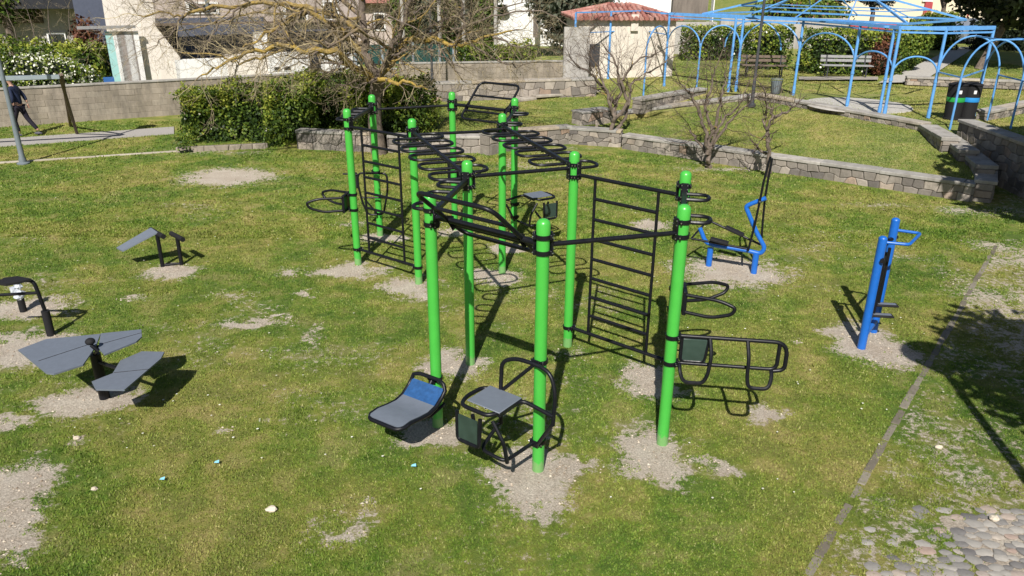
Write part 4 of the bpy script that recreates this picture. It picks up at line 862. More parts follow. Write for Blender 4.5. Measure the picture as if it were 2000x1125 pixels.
# bare trees ---------------------------------------------------------------
class Twigs:
    def __init__(s, seed): s.r = random.Random(seed); s.big = MB(); s.P = []; s.T = []
    def seg(s, a, b, r0, r1, t):
        if max(r0, r1) > .014: s.big.tube([a, b], [r0, r1], 7, t=t, caps=False)
        else:
            d = (b-a).normalized(); u = d.orthogonal().normalized(); w_ = d.cross(u)
            for k in range(3):
                a0, a1 = 2.094*k, 2.094*(k+1); o0 = u*math.cos(a0)+w_*math.sin(a0); o1 = u*math.cos(a1)+w_*math.sin(a1)
                s.P += [tuple(a+o0*r0), tuple(a+o1*r0), tuple(b+o1*r1), tuple(b+o0*r1)]; s.T.append(t)
    def limb(s, pts, r0, r1, t=.4, sub=4, depth=3, L=1.6, jit=.05, up=.15, bare=0.):
        P = [Vector(p) for p in pts]; Q = []
        for i in range(len(P)-1):
            for j in range(sub): Q.append(P[i].lerp(P[i+1], j/sub)+Vector([s.r.uniform(-jit, jit) for _ in range(3)]))
        Q.append(P[-1]); n = len(Q)-1
        s.big.tube(Q, [r0+(r1-r0)*i/n for i in range(n+1)], 9, t=t) if r0 > .03 else [s.seg(Q[i], Q[i+1], r0+(r1-r0)*i/n, r0+(r1-r0)*(i+1)/n, t) for i in range(n)]
        for i in range(1+int(bare*n), n+1):
            k = 1 if s.r.random() < .8 else 2
            for _ in range(k):
                rr = (r0+(r1-r0)*i/n)*s.r.uniform(.3, .5); d = (Q[i]-Q[i-1]).normalized(); s.grow(Q[i], s.dev(d, s.r.uniform(.5, 1.2)), rr, L*s.r.uniform(.5, 1.1), depth, up)
        s.grow(P[-1], (P[-1]-P[-2]).normalized(), r1*.8, L*.8, depth, up)
    def dev(s, d, an):
        u = d.orthogonal().normalized(); w_ = d.cross(u); a = s.r.uniform(0, 6.283); return (d*math.cos(an)+(u*math.cos(a)+w_*math.sin(a))*math.sin(an)).normalized()
    def grow(s, p, d, r, L, depth, up):
        if depth < 0 or L < .06: return
        n = max(3, int(L/.11)); st = L/n; q = p.copy(); t = s.r.choice([.1, .3, .5, .7, .95]) if r < .014 else s.r.choice([.2, .35, .5, .62, .75])
        r = max(r, .0028)
        for i in range(n):
            d = (d+Vector([s.r.gauss(0, .2) for _ in range(3)])+V(0, 0, up*.12)).normalized(); r1 = max(r*(1-.75/n), .0022); b = q+d*st; s.seg(q, b, r, r1, t); q = b; r = r1
            if depth > 0 and s.r.random() < .6: s.grow(q, s.dev(d, s.r.uniform(.45, 1.1)), r*s.r.uniform(.45, .8), L*s.r.uniform(.3, .6), depth-1, up)
    def build(s, root, big='trunk', bm='bark', tm='twig'):
        s.big.build(big, bm, root)
        if s.P: bulk('twigs', np.array(s.P), 4, np.array(s.T), tm, root)
def bigtree():
    base = at(738, 300); Y = base.y; root = empty('bare_tree', base, 'big leafless tree with yellow lichen on wide spreading branches behind the rig', 'tree'); t = Twigs(21)
    a = lambda x, y, dy=0: aty(x, y, Y+dy)
    fork = a(738, 158)
    t.big.tube([a(742, 330)-V(0, 0, .1), a(740, 296), a(732, 240), a(732, 195), fork], [.27, .23, .19, .18, .2], 14, t=.25)
    # upright stems
    t.limb([fork, a(712, 100), a(708, 20), a(705, -60)], .13, .08, .3, 5, 3, 1.5); t.limb([fork, a(765, 95, -.3), a(795, 30, -.4), a(810, -50, -.5)], .10, .05, .35, 5, 3, 1.6)
    # left limbs
    t.limb([fork, a(690, 130, -.6), a(655, 97, -1.2), a(600, 100, -1.6), a(545, 90, -1.8), a(480, 105, -2.0), a(435, 125, -2.1), a(395, 146, -2.1)], .10, .02, .85, 4, 3, 1.2)
    t.limb([a(712, 110), a(670, 60, -.3), a(600, 20, -.8), a(580, 35, -1), a(540, 55, -1.2), a(500, 78, -1.5), a(465, 100, -1.7)], .085, .02, .8, 4, 3, 1.3)
    t.limb([a(710, 60), a(640, 25, .3), a(560, 5, .2), a(470, 10, 0), a(400, 15, -.3), a(360, 33, -.5), a(320, 25, -.7), a(270, 30, -.8)], .08, .015, .75, 4, 3, 1.4)
    t.limb([a(708, 30), a(640, -20, .8), a(520, -35, .8), a(400, -25, .6), a(330, 5, .4)], .07, .015, .5, 4, 3, 1.5)
    t.limb([a(560, 92, -1.7), a(505, 112, -1.9), a(470, 125, -2), a(430, 110, -2.1), a(355, 103, -2.1)], .035, .012, .8, 4, 2, .9)
    t.limb([a(640, 25, .3), a(500, 25, .9), a(430, 45, 1), a(350, 60, 1)], .04, .012, .7, 4, 3, 1.1)
    # right limbs
    t.limb([fork, a(745, 158, -.8), a(775, 162, -1.2), a(800, 158, -1.4), a(835, 175, -1.5)], .075, .02, .9, 4, 3, .7)
    t.limb([fork, a(770, 110, .3), a(800, 80, .4), a(850, 72, .4), a(885, 90, .3), a(920, 85, .2), a(960, 70, 0), a(1000, 60, -.2)], .10, .02, .85, 4, 3, 1.5)
    t.limb([a(885, 90, .3), a(905, 50, .3), a(900, 5, .3), a(890, -50, .3)], .05, .025, .2, 4, 3, 1.5)
    t.limb([a(920, 85, .2), a(980, 120, 0), a(1010, 130, -.1), a(1070, 120, -.2)], .03, .01, .5, 4, 3, 1.0)
    t.limb([a(800, 80, .4), a(860, 40, 1), a(940, 20, 1.2), a(1020, 5, 1.2)], .05, .015, .4, 4, 3, 1.5)
    t.limb([a(765, 95, -.3), a(700, 60, -1.6), a(640, 90, -2.2), a(600, 70, -2.6)], .05, .015, .6, 4, 3, 1.3)
    t.limb([a(712, 80), a(650, 110, .8), a(590, 75, 1.2), a(520, 60, 1.4)], .05, .015, .5, 4, 3, 1.4)
    for P_ in ([a(690,130,-.6), a(640,140,-1.2), a(585,120,-1.6), a(540,140,-1.8)], [a(600,20,-.8), a(560,60,-1.2), a(520,110,-1.5)], [a(470,10), a(430,45,-.3), a(400,90,-.5)], [a(400,15,-.3), a(350,-10), a(280,5,.2)], [a(360,33,-.5), a(330,70,-.6), a(300,90,-.7)], [a(850,72,.4), a(860,110,.2), a(900,130,0)], [a(960,70), a(1010,95,-.2), a(1060,85,-.3)], [a(800,30,-.4), a(850,0,-.3), a(930,-20)], [a(720,60,-.2), a(760,30,-1), a(820,60,-1.6)], [a(740,150,-.3), a(700,170,-.9), a(660,165,-1.3)], [a(705,-20), a(620,-50), a(500,-60)], [a(880,60,.2), a(960,30,.1), a(1060,20,0), a(1110,50,0)]):
        t.limb(P_, .032, .01, .35, 4, 3, 1.2)
    t.build(root)
bigtree()
def smalltree(bpx, limbs, label, seed, r=.06, L=.7, depth=3):
    base = at(*bpx); Y = base.y; root = empty('bare_tree', base, label, 'tree'); t = Twigs(seed)
    for k, P in enumerate(limbs):
        dys = [0]+[((k*37) % 7-3)*.14*(i+1)/len(P) for i in range(1, len(P))]
        t.limb([aty(x, y, Y+dy) for (x, y), dy in zip(P, dys)], r*(1 if k == 0 else .7), .016, .12, 5, depth, L, .045, .35, .36)
    t.build(root, tm='dark_twig')
smalltree((1188, 284), [[(1188,286),(1190,272),(1200,235),(1190,200),(1175,150),(1150,100)], [(1198,240),(1225,200),(1215,160),(1240,120),(1290,100)], [(1195,225),(1212,180),(1205,130),(1180,90)], [(1190,262),(1215,245),(1228,205),(1232,165),(1270,140),(1320,110)], [(1200,200),(1160,150),(1120,120)]], 'forked bare small tree in front of the tiled hut', 31, .085, 1.25)
smalltree((1384, 328), [[(1384,330),(1384,314),(1380,270),(1368,230),(1355,190),(1330,165)], [(1384,305),(1395,265),(1410,235),(1440,210),(1455,180)], [(1382,290),(1390,250),(1378,210),(1390,160),(1400,130)], [(1384,300),(1360,270),(1348,250)], [(1395,262),(1403,220),(1413,170),(1418,140)], [(1390,290),(1420,240),(1460,205)]], 'multi stemmed bare shrubby tree in the middle of the bed wall', 32, .07, .95)
smalltree((1500, 346), [[(1500,348),(1500,320),(1500,280),(1498,255),(1510,225),(1498,200),(1490,170)], [(1500,275),(1492,240),(1497,215)], [(1498,300),(1480,292),(1475,282)], [(1510,228),(1535,222),(1555,205)]], 'slim bare sapling against the bed wall above the push handles', 33, .06, .6, 2)

# ================================================================== PERGOLA
def pergola():
    zt = 3.42; X = {}
    root = empty('pergola', at(1658, 207, .95), 'long light blue metal pergola with round arches and a lattice roof', 'pergola')
    T = dict(A=(1308,27), C=(1453,34), D=(1570,38), E=(1681,47), F=(1759,54), G=(1849,56), I=(1942,54), L1=(1129,27), L2=(1192,22), L3=(1251,22), C2=(1438,34), F2=(1748,53))
    Zb = dict(A=.6, C=1.0, D=1.0, E=1.0, F=.98, G=.95, I=.68, L1=.6, L2=.7, L3=.7, C2=.95, F2=.95)
    for k, p in T.items(): X[k] = at(*p, zt)
    for k, b_ in dict(L1=(1120,167,.7), L2=(1187,158,.75), L3=(1246,150,.8)).items(): q = at(*b_); X[k] = V(q.x, q.y, zt)
    for k in T:
        p = X[k]; b = MB().tube([V(p.x, p.y, Zb[k]-.1), V(p.x, p.y, zt)], .044, 10); b.tube([V(p.x, p.y, Zb[k]), V(p.x, p.y, Zb[k]+.25)], .056, 10).tube([V(p.x, p.y, 1.95), V(p.x, p.y, 2.02)], .055, 10); b.build('post', 'pergola', root)
    def sq(a, b, w_, nm='beam'):
        M4 = Matrix.Translation((a+b)/2) @ (b-a).to_track_quat('X', 'Z').to_matrix().to_4x4(); MB().box(None, ((b-a).length, w_, w_), M4=M4).build(nm, 'pergola', root, smooth=False)
    ch = ['L1', 'L2', 'L3', 'A', 'C', 'D', 'E', 'F', 'G', 'I']
    for a, b in zip(ch[3:], ch[4:]):
        sq(X[a], X[b], .10)
        sq(X[a]-V(0, 0, .12), X[b]-V(0, 0, .12), .05); sq(X[a]+V(-.25, .45, 0), X[b]+V(-.25, .45, 0), .06)
    for a, b in zip(ch[:3], ch[1:4]): sq(X[a], X[b], .05); sq(X[a]-V(0, 0, .75), X[b]-V(0, 0, .75), .035, 'rail')
    def arch(p, q, z0, rise, r=.026, nm='arch', zb=None):
        P = [p.lerp(q, .5-.5*math.cos(math.pi*i/20)) for i in range(21)]; mb = MB()
        mb.tube([V(s.x, s.y, z0+rise*math.sin(math.pi*i/20)) for i, s in enumerate(P)], r, 8); mb.build(nm, 'pergola', root)
    inn = X['A'].lerp(X['C'], .42); 
    def leg(p, z0, z1): MB().tube([V(p.x, p.y, z0), V(p.x, p.y, z1)], .03, 8).build('arch_leg', 'pergola', root)
    B = at(1359, 174, .95); B = V(B.x, B.y-.1, 0); A0 = V(X['A'].x, X['A'].y, 0); C0 = V(X['C'].x, X['C'].y, 0); leg(B, .9, 2.3)
    arch(A0, B, 2.3, .75); arch(B, C0, 2.3, .85)
    A1 = at(1257, 181, .9); leg(A1, .8, 2.3); arch(V(A1.x, A1.y, 0), A0, 2.3, .75)
    for (a, b), z0, rs in ((('C', 'D'), 2.35, .95), (('D', 'E'), 2.25, .82), (('E', 'F'), 2.2, .5), (('F', 'G'), 2.15, .5)): arch(X[a], X[b], z0, rs)
    arch(X['C']+V(-.3, 1.0, 0), X['D']+V(-.3, 1.0, 0), 2.35, .95)
    # tunnel arches on the right
    fr = [V(X['G'].x, X['G'].y, 0), at(1854, 257, .8), V(X['I'].x, X['I'].y, 0)]; bk = [at(1930, 228, 1.1), at(1975, 244, 1.1), at(2024, 262, 1.15)]
    for i, (p, q) in enumerate(zip(fr, bk)):
        z0 = 2.25; arch(V(p.x, p.y, 0), V(q.x, q.y, 0), z0, 1.0); leg(V(q.x, q.y, 0), 1.0, z0); leg(V(p.x, p.y, 0), .6, z0)
    for Q in (fr, bk):
        for p, q in zip(Q, Q[1:]): sq(V(p.x, p.y, 2.25), V(q.x, q.y, 2.25), .035, 'rail')
    m = [ (p+q)/2 for p, q in zip(fr, bk)]
    for p, q in zip(m, m[1:]): sq(V(p.x, p.y, 3.25), V(q.x, q.y, 3.25), .035, 'rail')
    # lattice hip roof over the middle
    a, b = at(1372, 30, zt), at(1772, 50, zt); e = (b-a).normalized(); n = V(-e.y, e.x, 0); a = a+V(0, 0, .05); b = b+V(0, 0, .05); D = 4.2; T_ = (b-a).length
    c, d = b+n*D, a+n*D; r1 = a+e*T_*.36+n*D*.5+V(0, 0, .82); r2 = a+e*T_*.66+n*D*.5+V(0, 0, .82)
    for p, q in ((a, b), (b, c), (c, d), (d, a)): sq(p, q, .06, 'eave_bar')
    sq(r1, r2, .06, 'ridge_bar')
    for p, q in ((a, r1), (d, r1), (b, r2), (c, r2)): sq(p, q, .06, 'hip_rafter')
    for k in range(1, 8):
        t = k/8; p = a.lerp(b, t); q = r1.lerp(r2, min(1, max(0, (t-.2)/.6)));
        if k % 2 == 0: sq(p, q, .03, 'rafter'); sq(d.lerp(c, t), q, .03, 'rafter')
    for t in (.35, .7):
        P = [a.lerp(r1, t), b.lerp(r2, t), c.lerp(r2, t), d.lerp(r1, t)]
        for i in range(4): sq(P[i], P[(i+1) % 4], .03, 'purlin')
pergola()

# ================================================================== BENCHES, BINS
def park_bench(loc, rz, mat, label, L=1.7):
    root = empty('park_bench', loc, label, 'bench', 'park benches'); root.rotation_euler = (0, 0, 0); x, y, z = loc
    Rm = Matrix.Translation(loc) @ Matrix.Rotation(rz, 4, 'Z'); bx = lambda c, d, tx=0: (None, d, 0, .5, 0, .006, Rm @ Matrix.Translation(c) @ Matrix.Rotation(tx, 4, 'X'))
    s = MB(); [s.box(*bx((0, -.18+.12*i, .45), (L, .1, .035))) for i in range(4)]; s.build('seat', mat, root, smooth=False)
    s = MB(); [s.box(*bx((0, .26+.03*i, .62+.15*i), (L, .03, .11), -.15)) for i in range(2)]; s.build('backrest', mat, root, smooth=False)
    for sx in (-L*.38, L*.38):
        s = MB(); s.box(*bx((sx, -.15, .22), (.05, .06, .44))).box(*bx((sx, .22, .42), (.05, .06, .84), -.1)).box(*bx((sx, .02, .41), (.05, .45, .04))); s.build('leg', 'dark_metal', root, smooth=False)
    return root
park_bench(tuple(at(1490, 150, TZ)), -.1, 'wood', 'dark brown slatted park bench in front of the left terrace hedge', 1.8); park_bench(tuple(at(1650, 150, TZ)), -.12, 'pale_wood', 'pale grey park bench with two back slats in front of the right terrace hedge', 2.0)
def bins():
    for px, band, lb in ((1858, 'band_green', 'black litter bin with a green band, left of the pair'), (1886, 'band_blue', 'black litter bin with a blue band, right of the pair')):
        c = at(px, 232, TZ); root = empty('litter_bin', c, lb, 'litter bin', 'pair of recycling bins'); k = .235
        MB().lathe(c, [(k, 0), (k, .04), (k*.93, .05), (k*1.02, .62)], 20).build('body', 'rubber', root)
        MB().lathe(c, [(k*1.0, .625), (k*1.06, .63), (k*1.08, .93), (k*1.0, .95)], 20).build('hood', 'rubber', root); MB().lathe(c, [(k*1.12, .955), (k*1.12, .985), (k*.6, 1.03), (.03, 1.04)], 20).build('lid', 'rubber', root)
        MB().lathe(c, [(k*1.03, .50), (k*1.035, .505), (k*1.04, .66), (k*1.03, .665)], 20).build('band', band, root)
        MB().box((c.x-.04, c.y-k*1.07, .78+c.z), (.085, .02, .10), .1, .5, 0, .006).build('emblem', 'white', root)
bins()
def basket():
    c = at(1514, 183, TZ); root = empty('wire_bin', c, 'small grey wire waste basket behind the bed wall', 'litter bin'); mb = MB()
    for j in range(16): a_ = j*math.pi/8; mb.tube([(c.x+.15*math.cos(a_), c.y+.15*math.sin(a_), c.z), (c.x+.2*math.cos(a_), c.y+.2*math.sin(a_), c.z+.5)], .006, 4)
    mb.lathe(c, [(.15, 0), (.15, .02)], 16).build('basket', 'dark_metal', root); MB().tube([(c.x+.2*math.cos(j*.3927), c.y+.2*math.sin(j*.3927), c.z+.5) for j in range(16)], .014, 6, True).build('rim', 'grey_metal', root)
    MB().lathe(c, [(.13, .02), (.18, .42)], 12).build('liner', 'grey_metal', root)
basket()
c = at(1675, 205, TZ); mb = MB(); mb.lathe((c.x, c.y, TZ-.02), [(1.62, 0), (1.6, .028), (1.25, .03)], 40, .9); mb.build('round_paving', 'paving', kind='structure', label='round paved disc in the terrace lawn behind the pergola')
quad('stone_path', [at(1715, 162, TZ), at(1800, 161, TZ), at(1905, 92, TZ), at(1868, 92, TZ)], TZ+.012, 'paving', 'pale stone path climbing away across the terrace lawn')
quad('terrace_path', [at(1560, 156, TZ), at(1715, 156, TZ), at(1715, 150, TZ), at(1560, 150, TZ)], TZ+.010, 'gravel', 'strip of bare gravel under the pale bench')

# terrace planting
hg = [((1335,118),(1462,118),1.5,'low mixed hedge behind the left arches of the pergola',7),((1462,135),(1542,135),1.75,'green hedge behind the dark brown bench',8),((1570,142),(1765,146),1.7,'long flowering hedge behind the pale bench',9)]
for (p, q, h_, lb, sd_) in hg: hedge('hedge', at(*p, TZ)+V(0, .5, 0), at(*q, TZ)+V(0, .5, 0), TZ, TZ+h_, 1.1, 260, .075, lb, seed=sd_, flowers=40)
blob('shrub', tuple(at(1782, 140, TZ)+V(0, .5, 1.15)), (.95, .9, 1.35), 9000, .08, 'bright rounded shrub right of the pale bench hedge', seed=10, z0=TZ)
blob('shrub', tuple(at(1722, 146, TZ)+V(0, .1, .85)), (.65, .5, .95), 3500, .07, 'reddish brown shrub between the hedge and the bright rounded shrub', mat='redleaf', seed=11, z0=TZ)
hedge('hedge', at(1808, 98, TZ)+V(0, .5, 0), at(1868, 98, TZ)+V(0, .5, 0), TZ, TZ+1.9, 1.2, 200, .09, 'square clipped dark hedge below the parked cars', seed=12, mat='leaf')
hedge('hedge', at(1900, 98, TZ)+V(0, .5, 0), at(2080, 102, TZ)+V(0, .5, 0), TZ, TZ+1.5, 1.2, 150, .09, 'dark hedge right of the stone path under the evergreen', seed=13, mat='dark_leaf', flowers=20)
c = at(1912, 132, TZ); blob('evergreen_tree', (c.x+1.9, c.y+.5, 5.7), (5.6, 4.2, 3.2), 60000, .2, 'large dark evergreen tree filling the top right corner', cat='tree', mat='dark_leaf', seed=14, trunk=tuple(c), lobes=40)
for px, lb, sd_ in ((1700, 'grey green olive tree with a pale trunk in front of the yellow building', 15), (1620, 'smaller olive tree behind the pergola roof', 16), (1835, 'thin crowned olive tree beside the red pillar', 17)):
    c = at(px-5, 72, TZ); blob('olive_tree', (c.x, c.y, 4.2 if sd_ != 17 else 4.8), (2.1, 1.8, 1.5), 9000 if sd_ != 17 else 3500, .12, lb, cat='tree', mat='olive', seed=sd_, trunk=tuple(c), group='olive trees', lobes=10, core=sd_ != 17)
# trees beyond the right edge whose shade falls on the corner and the dark wall
blob('shade_tree', (6.4, 4.75, 3.9), (1.45, 1.6, 1.4), 7000, .13, 'leafy tree beyond the lower right corner, seen by its shade on the lawn', cat='tree', mat='dark_leaf', seed=18, trunk=(6.9, 3.8, 0), lobes=26, core=False)
blob('shade_tree', (12.9, 12.2, 4.8), (3.3, 3.9, 2.6), 52000, .24, 'leafy tree beyond the right edge, seen by its shade on the dark wall', cat='tree', mat='dark_leaf', seed=19, trunk=(14.0, 12.0, 0), lobes=34)

# ================================================================== BUILDINGS
def prismf(face, poly, depth, z=None): return face
class Facade:                            # upright plane; features measured on it
    def __init__(s, P, e): s.P = Vector(P); s.e = Vector(e).normalized(); s.n = V(s.e.y, -s.e.x, 0)   # n points to the viewer
    def p(s, px, py, off=0): return atd(px, py, s.P+s.n*off, s.e)
    def poly(s, pts, d0, d1, name, mat, root):     # slab between depth offsets d0 (front, towards viewer) and d1
        q = [s.p(x, y) for x, y in pts]; return MB().prism([v+s.n*d0 for v in q], s.n*(d1-d0)).build(name, mat, root, smooth=False)
    def boxp(s, x0, y0, x1, y1, d0, d1, name, mat, root):
        a, b = s.p(x0, y1), s.p(x1, y0); zz = (min(a.z, b.z), max(a.z, b.z)); q = [V(a.x, a.y, zz[0]), V(b.x, b.y, zz[0]), V(b.x, b.y, zz[1]), V(a.x, a.y, zz[1])]
        return MB().prism([v+s.n*d0 for v in q], s.n*(d1-d0)).build(name, mat, root, smooth=False)
eK = (K1-K0).normalized()
H1 = Facade(V(-9.0, 33.4, 0), eK); 
hb = empty('house', H1.p(300, 170), 'cream house with a dark sloping sided porch seen through the bare branches', 'house')
H1.poly([(190,-60),(303,-60),(303,50),(352,112),(352,190),(230,190)], 0, -.3, 'wall', 'cream_wall', hb)
H1.boxp(303, -60, 520, 36, 0, -.3, 'wall', 'pink_wall', hb); H1.boxp(520, -60, 700, 60, 0, -.3, 'wall', 'pink_wall', hb)
H1.boxp(303, 38, 700, 50, .25, -.2, 'balcony_slab', 'wood', hb); H1.boxp(352, 113, 452, 190, 0, -.3, 'wall', 'white_wall', hb); H1.boxp(452, 104, 530, 190, .02, -.28, 'wall', 'cream_wall', hb)
H1.boxp(530, 101, 600, 190, .25, -.25, 'parapet', 'white_wall', hb); H1.boxp(636, 103, 700, 190, .04, -.3, 'wall', 'white_wall', hb)
H1.boxp(180, -60, 710, 190, -2.4, -2.6, 'back_wall', 'porch_shade', hb); H1.boxp(600, 88, 636, 190, -.5, -.6, 'door', 'dark_room', hb); H1.boxp(303, 50, 352, 112, -1.2, -1.4, 'porch_side', 'dark_room', hb)  # porch shade is in the dark colours of back wall and side
H1.boxp(500, 62, 520, 104, .05, -.3, 'pillar', 'white_wall', hb)
for x0, x1 in ((532, 545), (551, 566)): w_ = H1.boxp(x0, 128, x1, 138, .27, .24, 'window', 'white_wall', hb); H1.boxp(x0+1.5, 129.5, x1-1.5, 136.5, .275, .26, 'pane', 'glass', w_)
for x0, y0, x1, y1 in ((365,3,425,28), (555,8,600,45), (630,0,660,40)):
    w_ = H1.boxp(x0, y0, x1, y1, .05, -.1, 'window', 'white_wall', hb); H1.boxp(x0+5, y0+4, x1-5, y1-4, .06, .02, 'pane', 'glass', w_)
w_ = H1.boxp(402, -5, 404, 24, .12, .08, 'drainpipe', 'grey_metal', hb)
for x0, x1, m_ in ((222, 232, 'cyan'), (236, 243, 'white_wall'), (243, 258, 'pink_wall'), (259, 268, 'white_wall')): H1.boxp(x0, 60, x1, 160, .3, .26, 'hanging_cloth', m_, hb)
H1.boxp(150, 48, 262, 56, .5, .35, 'awning_beam', 'pale_wood', hb)
g = Facade(V(-11.5, 30.6, 0), eK); t_ = g.boxp(205, 150, 222, 172, .1, .0, 'barrel', 'bluecloth', None); tag(t_, 'blue plastic tub standing just behind the block wall', 'tub')
# dark roofed outbuilding at the left
H0 = Facade(V(-16, 38, 0), V(1, .18, 0)); ob = empty('outbuilding', H0.p(100, 60), 'grey outbuilding with a black overhanging roof at the far left', 'outbuilding')
H0.boxp(-60, 16, 168, 110, 0, -.3, 'wall', 'concrete', ob); H0.boxp(-80, -70, 168, 15, 1.2, -3, 'roof', 'dark_room', ob); H0.poly([(160,-60),(180,-60),(176,45),(166,45)], .6, .3, 'post', 'white_wall', ob); H0.boxp(40, 17, 80, 45, .1, .0, 'shutter', 'wood', ob)
w_ = H0.boxp(97, 63, 128, 88, .1, 0, 'window', 'white_wall', ob); H0.boxp(100, 66, 112, 86, .12, .05, 'pane', 'glass', w_); H0.boxp(114, 66, 126, 86, .12, .05, 'pane', 'glass', w_)
Y0 = 33.5
hedge('shrub', (aty(-60, 90, 30.2).x, 30.2), (aty(205, 90, 30.6).x, 30.6), 0, 2.15, 1.2, 260, .08, 'dark evergreen shrubbery behind the flowering bush at the left', cat='shrub', seed=40, rough=.3)
for px, py, rr, sd_ in ((95, 150, 1.5, 41),):
    c = aty(95, 150, 28.6); blob('flowering_bush', (c.x, c.y, 1.25), (2.2, .7, .85), 9000, .07, 'bush covered in white blossom behind the swing frame', seed=41, z0=0, flowers=3600, lobes=16)
c = aty(178, 130, 31); blob('red_shrub', (c.x, c.y, 2.3), (.75, .6, 1.1), 900, .09, 'thin rusty leaved shrub beside the cream house', mat='redleaf', seed=42, z0=0, core=False)
c = aty(10, 35, 36); blob('conifer', (c.x, c.y, 4.6), (1.9, 1.6, 2.2), 8000, .12, 'dark green conifer in the top left corner', cat='tree', mat='leaf', seed=43, trunk=(c.x, c.y, 0))
c = aty(75, 62, 35); root = empty('bare_tree', V(c.x, c.y, 0), 'thin leafless bush in front of the grey outbuilding', 'tree'); t = Twigs(44)
for i in range(6): t.limb([V(c.x+i*.5-1.2, c.y, 0), V(c.x+i*.7-1.6, c.y, 1.6), V(c.x+i*.9-2.2, c.y+.2, 3.2)], .035, .01, .3, 4, 3, 1.1)
t.build(root)
# netting fence, cypress row, white house in the middle
H2 = Facade(K1+V(0, .4, 0), (K2-K1)); nf = empty('netting_fence', H2.p(800, 125), 'dark green windbreak netting on thin posts above the grey block wall', 'fence')
H2.boxp(690, 86, 885, 126, 0, -.03, 'netting', 'net', nf)
for x in (692, 745, 805, 857, 884): H2.boxp(x, 82, x+2.5, 128, .05, .01, 'fence_post', 'galv', nf)
hedge('hedge', H2.p(895, 118, -.3), H2.p(1040, 118, -.3), .2, 2.0, .8, 260, .08, 'scruffy green hedge on top of the grey block wall', seed=45, rough=.25)
for i, px in enumerate((800, 838, 876, 914, 950)):
    c = aty(px, 60, 41); blob('cypress', (c.x, c.y, 3.2), (1.0, .9, 3.6), 6500, .12, 'dark green cypress, number %s from the left in the row behind the netting' % ('first', 'second', 'third', 'fourth', 'fifth')[i] if False else ['cypress nearest the big tree in the row behind the netting', 'second cypress of the row behind the netting', 'middle cypress of the row behind the netting', 'fourth cypress of the row behind the netting', 'cypress nearest the white house in the row behind the netting'][i], cat='tree', mat='olive' if i % 2 else 'leaf', seed=50+i, z0=0, group='cypress row')
for i, px in enumerate((786, 858, 905, 968)):
    c = aty(px, 40, 38.5); MB().tube([V(c.x, c.y, 0), V(c.x, c.y, 6.2)], .09, 8).build('fence_pole', 'concrete', label=['concrete pole nearest the big tree', 'second concrete pole from the big tree', 'third concrete pole, in front of the cypresses', 'concrete pole nearest the white house'][i], cat='pole', group='concrete poles')
H3 = Facade(V(1.5, 50, 0), V(1, .05, 0)); wh = empty('house', H3.p(1030, 80), 'white house seen between the cypresses and the round green bush', 'house')
H3.boxp(972, -80, 1330, 90, 0, -.4, 'wall', 'white_wall', wh); H3.boxp(1039, -60, 1050, 70, 1.2, .9, 'chimney_stack', 'brown_wall', wh); H3.boxp(1222, -60, 1226, 14, .1, .01, 'drainpipe', 'grey_metal', wh)
w_ = H3.boxp(976, 8, 990, 30, .2, .0, 'window', 'pale_wood', wh); H3.boxp(978, 10, 988, 28, .22, .1, 'pane', 'glass', w_)
dish = H3.p(980, 8, .6); MB().lathe(tuple(dish), [(.4, 0), (.32, .06), (.03, .1)], 16).build('satellite_dish', 'white', wh)
H6 = Facade(V(-7, 47, 0), V(1, .1, 0)); ro = empty('house', H6.p(720, 60), 'pinkish house with an orange tiled roof glimpsed behind the big tree', 'house'); H6.boxp(640, 6, 900, 110, 0, -.3, 'wall', 'pink_wall', ro); H6.boxp(630, -40, 910, 5, .6, -2, 'roof', 'terracotta', ro)
for x0 in (660, 730, 800): w_ = H6.boxp(x0, 25, x0+22, 60, .06, -.1, 'window', 'white_wall', ro); H6.boxp(x0+3, 28, x0+19, 57, .08, .0, 'pane', 'glass', w_)
c = aty(1118, 40, 41); blob('round_bush', (c.x, c.y, 3.1), (2.6, 2.2, 2.4), 14000, .13, 'big round olive green bush left of the tiled hut', cat='tree', mat='olive', seed=60, z0=0, lobes=14)
# far backdrop wall of houses / block wall beyond
H4 = Facade(V(8, 42, 0), V(1, .04, 0)); bw = empty('old_wall', H4.p(1370, 60), 'tall stained brown wall with a grey rendered base beside the hut', 'wall')
H4.boxp(1312, -60, 1390, 40, 0, -.4, 'upper_wall', 'brown_wall', bw); H4.boxp(1312, 43, 1400, 110, .08, -.4, 'base', 'concrete', bw); H4.boxp(1390, -60, 1402, 42, .05, -.4, 'pillar', 'white_wall', bw)
H5 = Facade(V(12, 47, 0), V(1, .03, 0)); cw = empty('boundary_wall', H5.p(1550, 70), 'pale concrete boundary wall behind the terrace hedges', 'wall'); H5.boxp(1402, 36, 1660, 100, 0, -.3, 'wall', 'concrete', cw)
for x in (1420, 1500, 1580, 1640): H5.boxp(x, 34, x+6, 100, .06, .005, 'pier', 'concrete', cw)
H7 = Facade(V(26, 66, 0), V(1, .02, 0)); yb = empty('building', H7.p(1780, 40), 'pale yellow building with dusty red plinth and pillars behind the parked cars', 'building')
H7.boxp(1630, -80, 2060, 46, 0, -.4, 'wall', 'yellow_wall', yb); H7.boxp(1655, 46.5, 1800, 64, .05, -.4, 'plinth', 'red_paint', yb); H7.boxp(1635, 46.5, 1654, 66, .3, -.2, 'door', 'dark_room', yb)
H7.poly([(1806,4),(1820,4),(1814,42),(1799,42)], .2, .01, 'pillar', 'red_paint', yb); H7.boxp(1884, -10, 1898, 50, .2, .01, 'pillar', 'red_paint', yb); H7.boxp(1800, -50, 1830, 3, .15, .01, 'cornice', 'white_wall', yb)
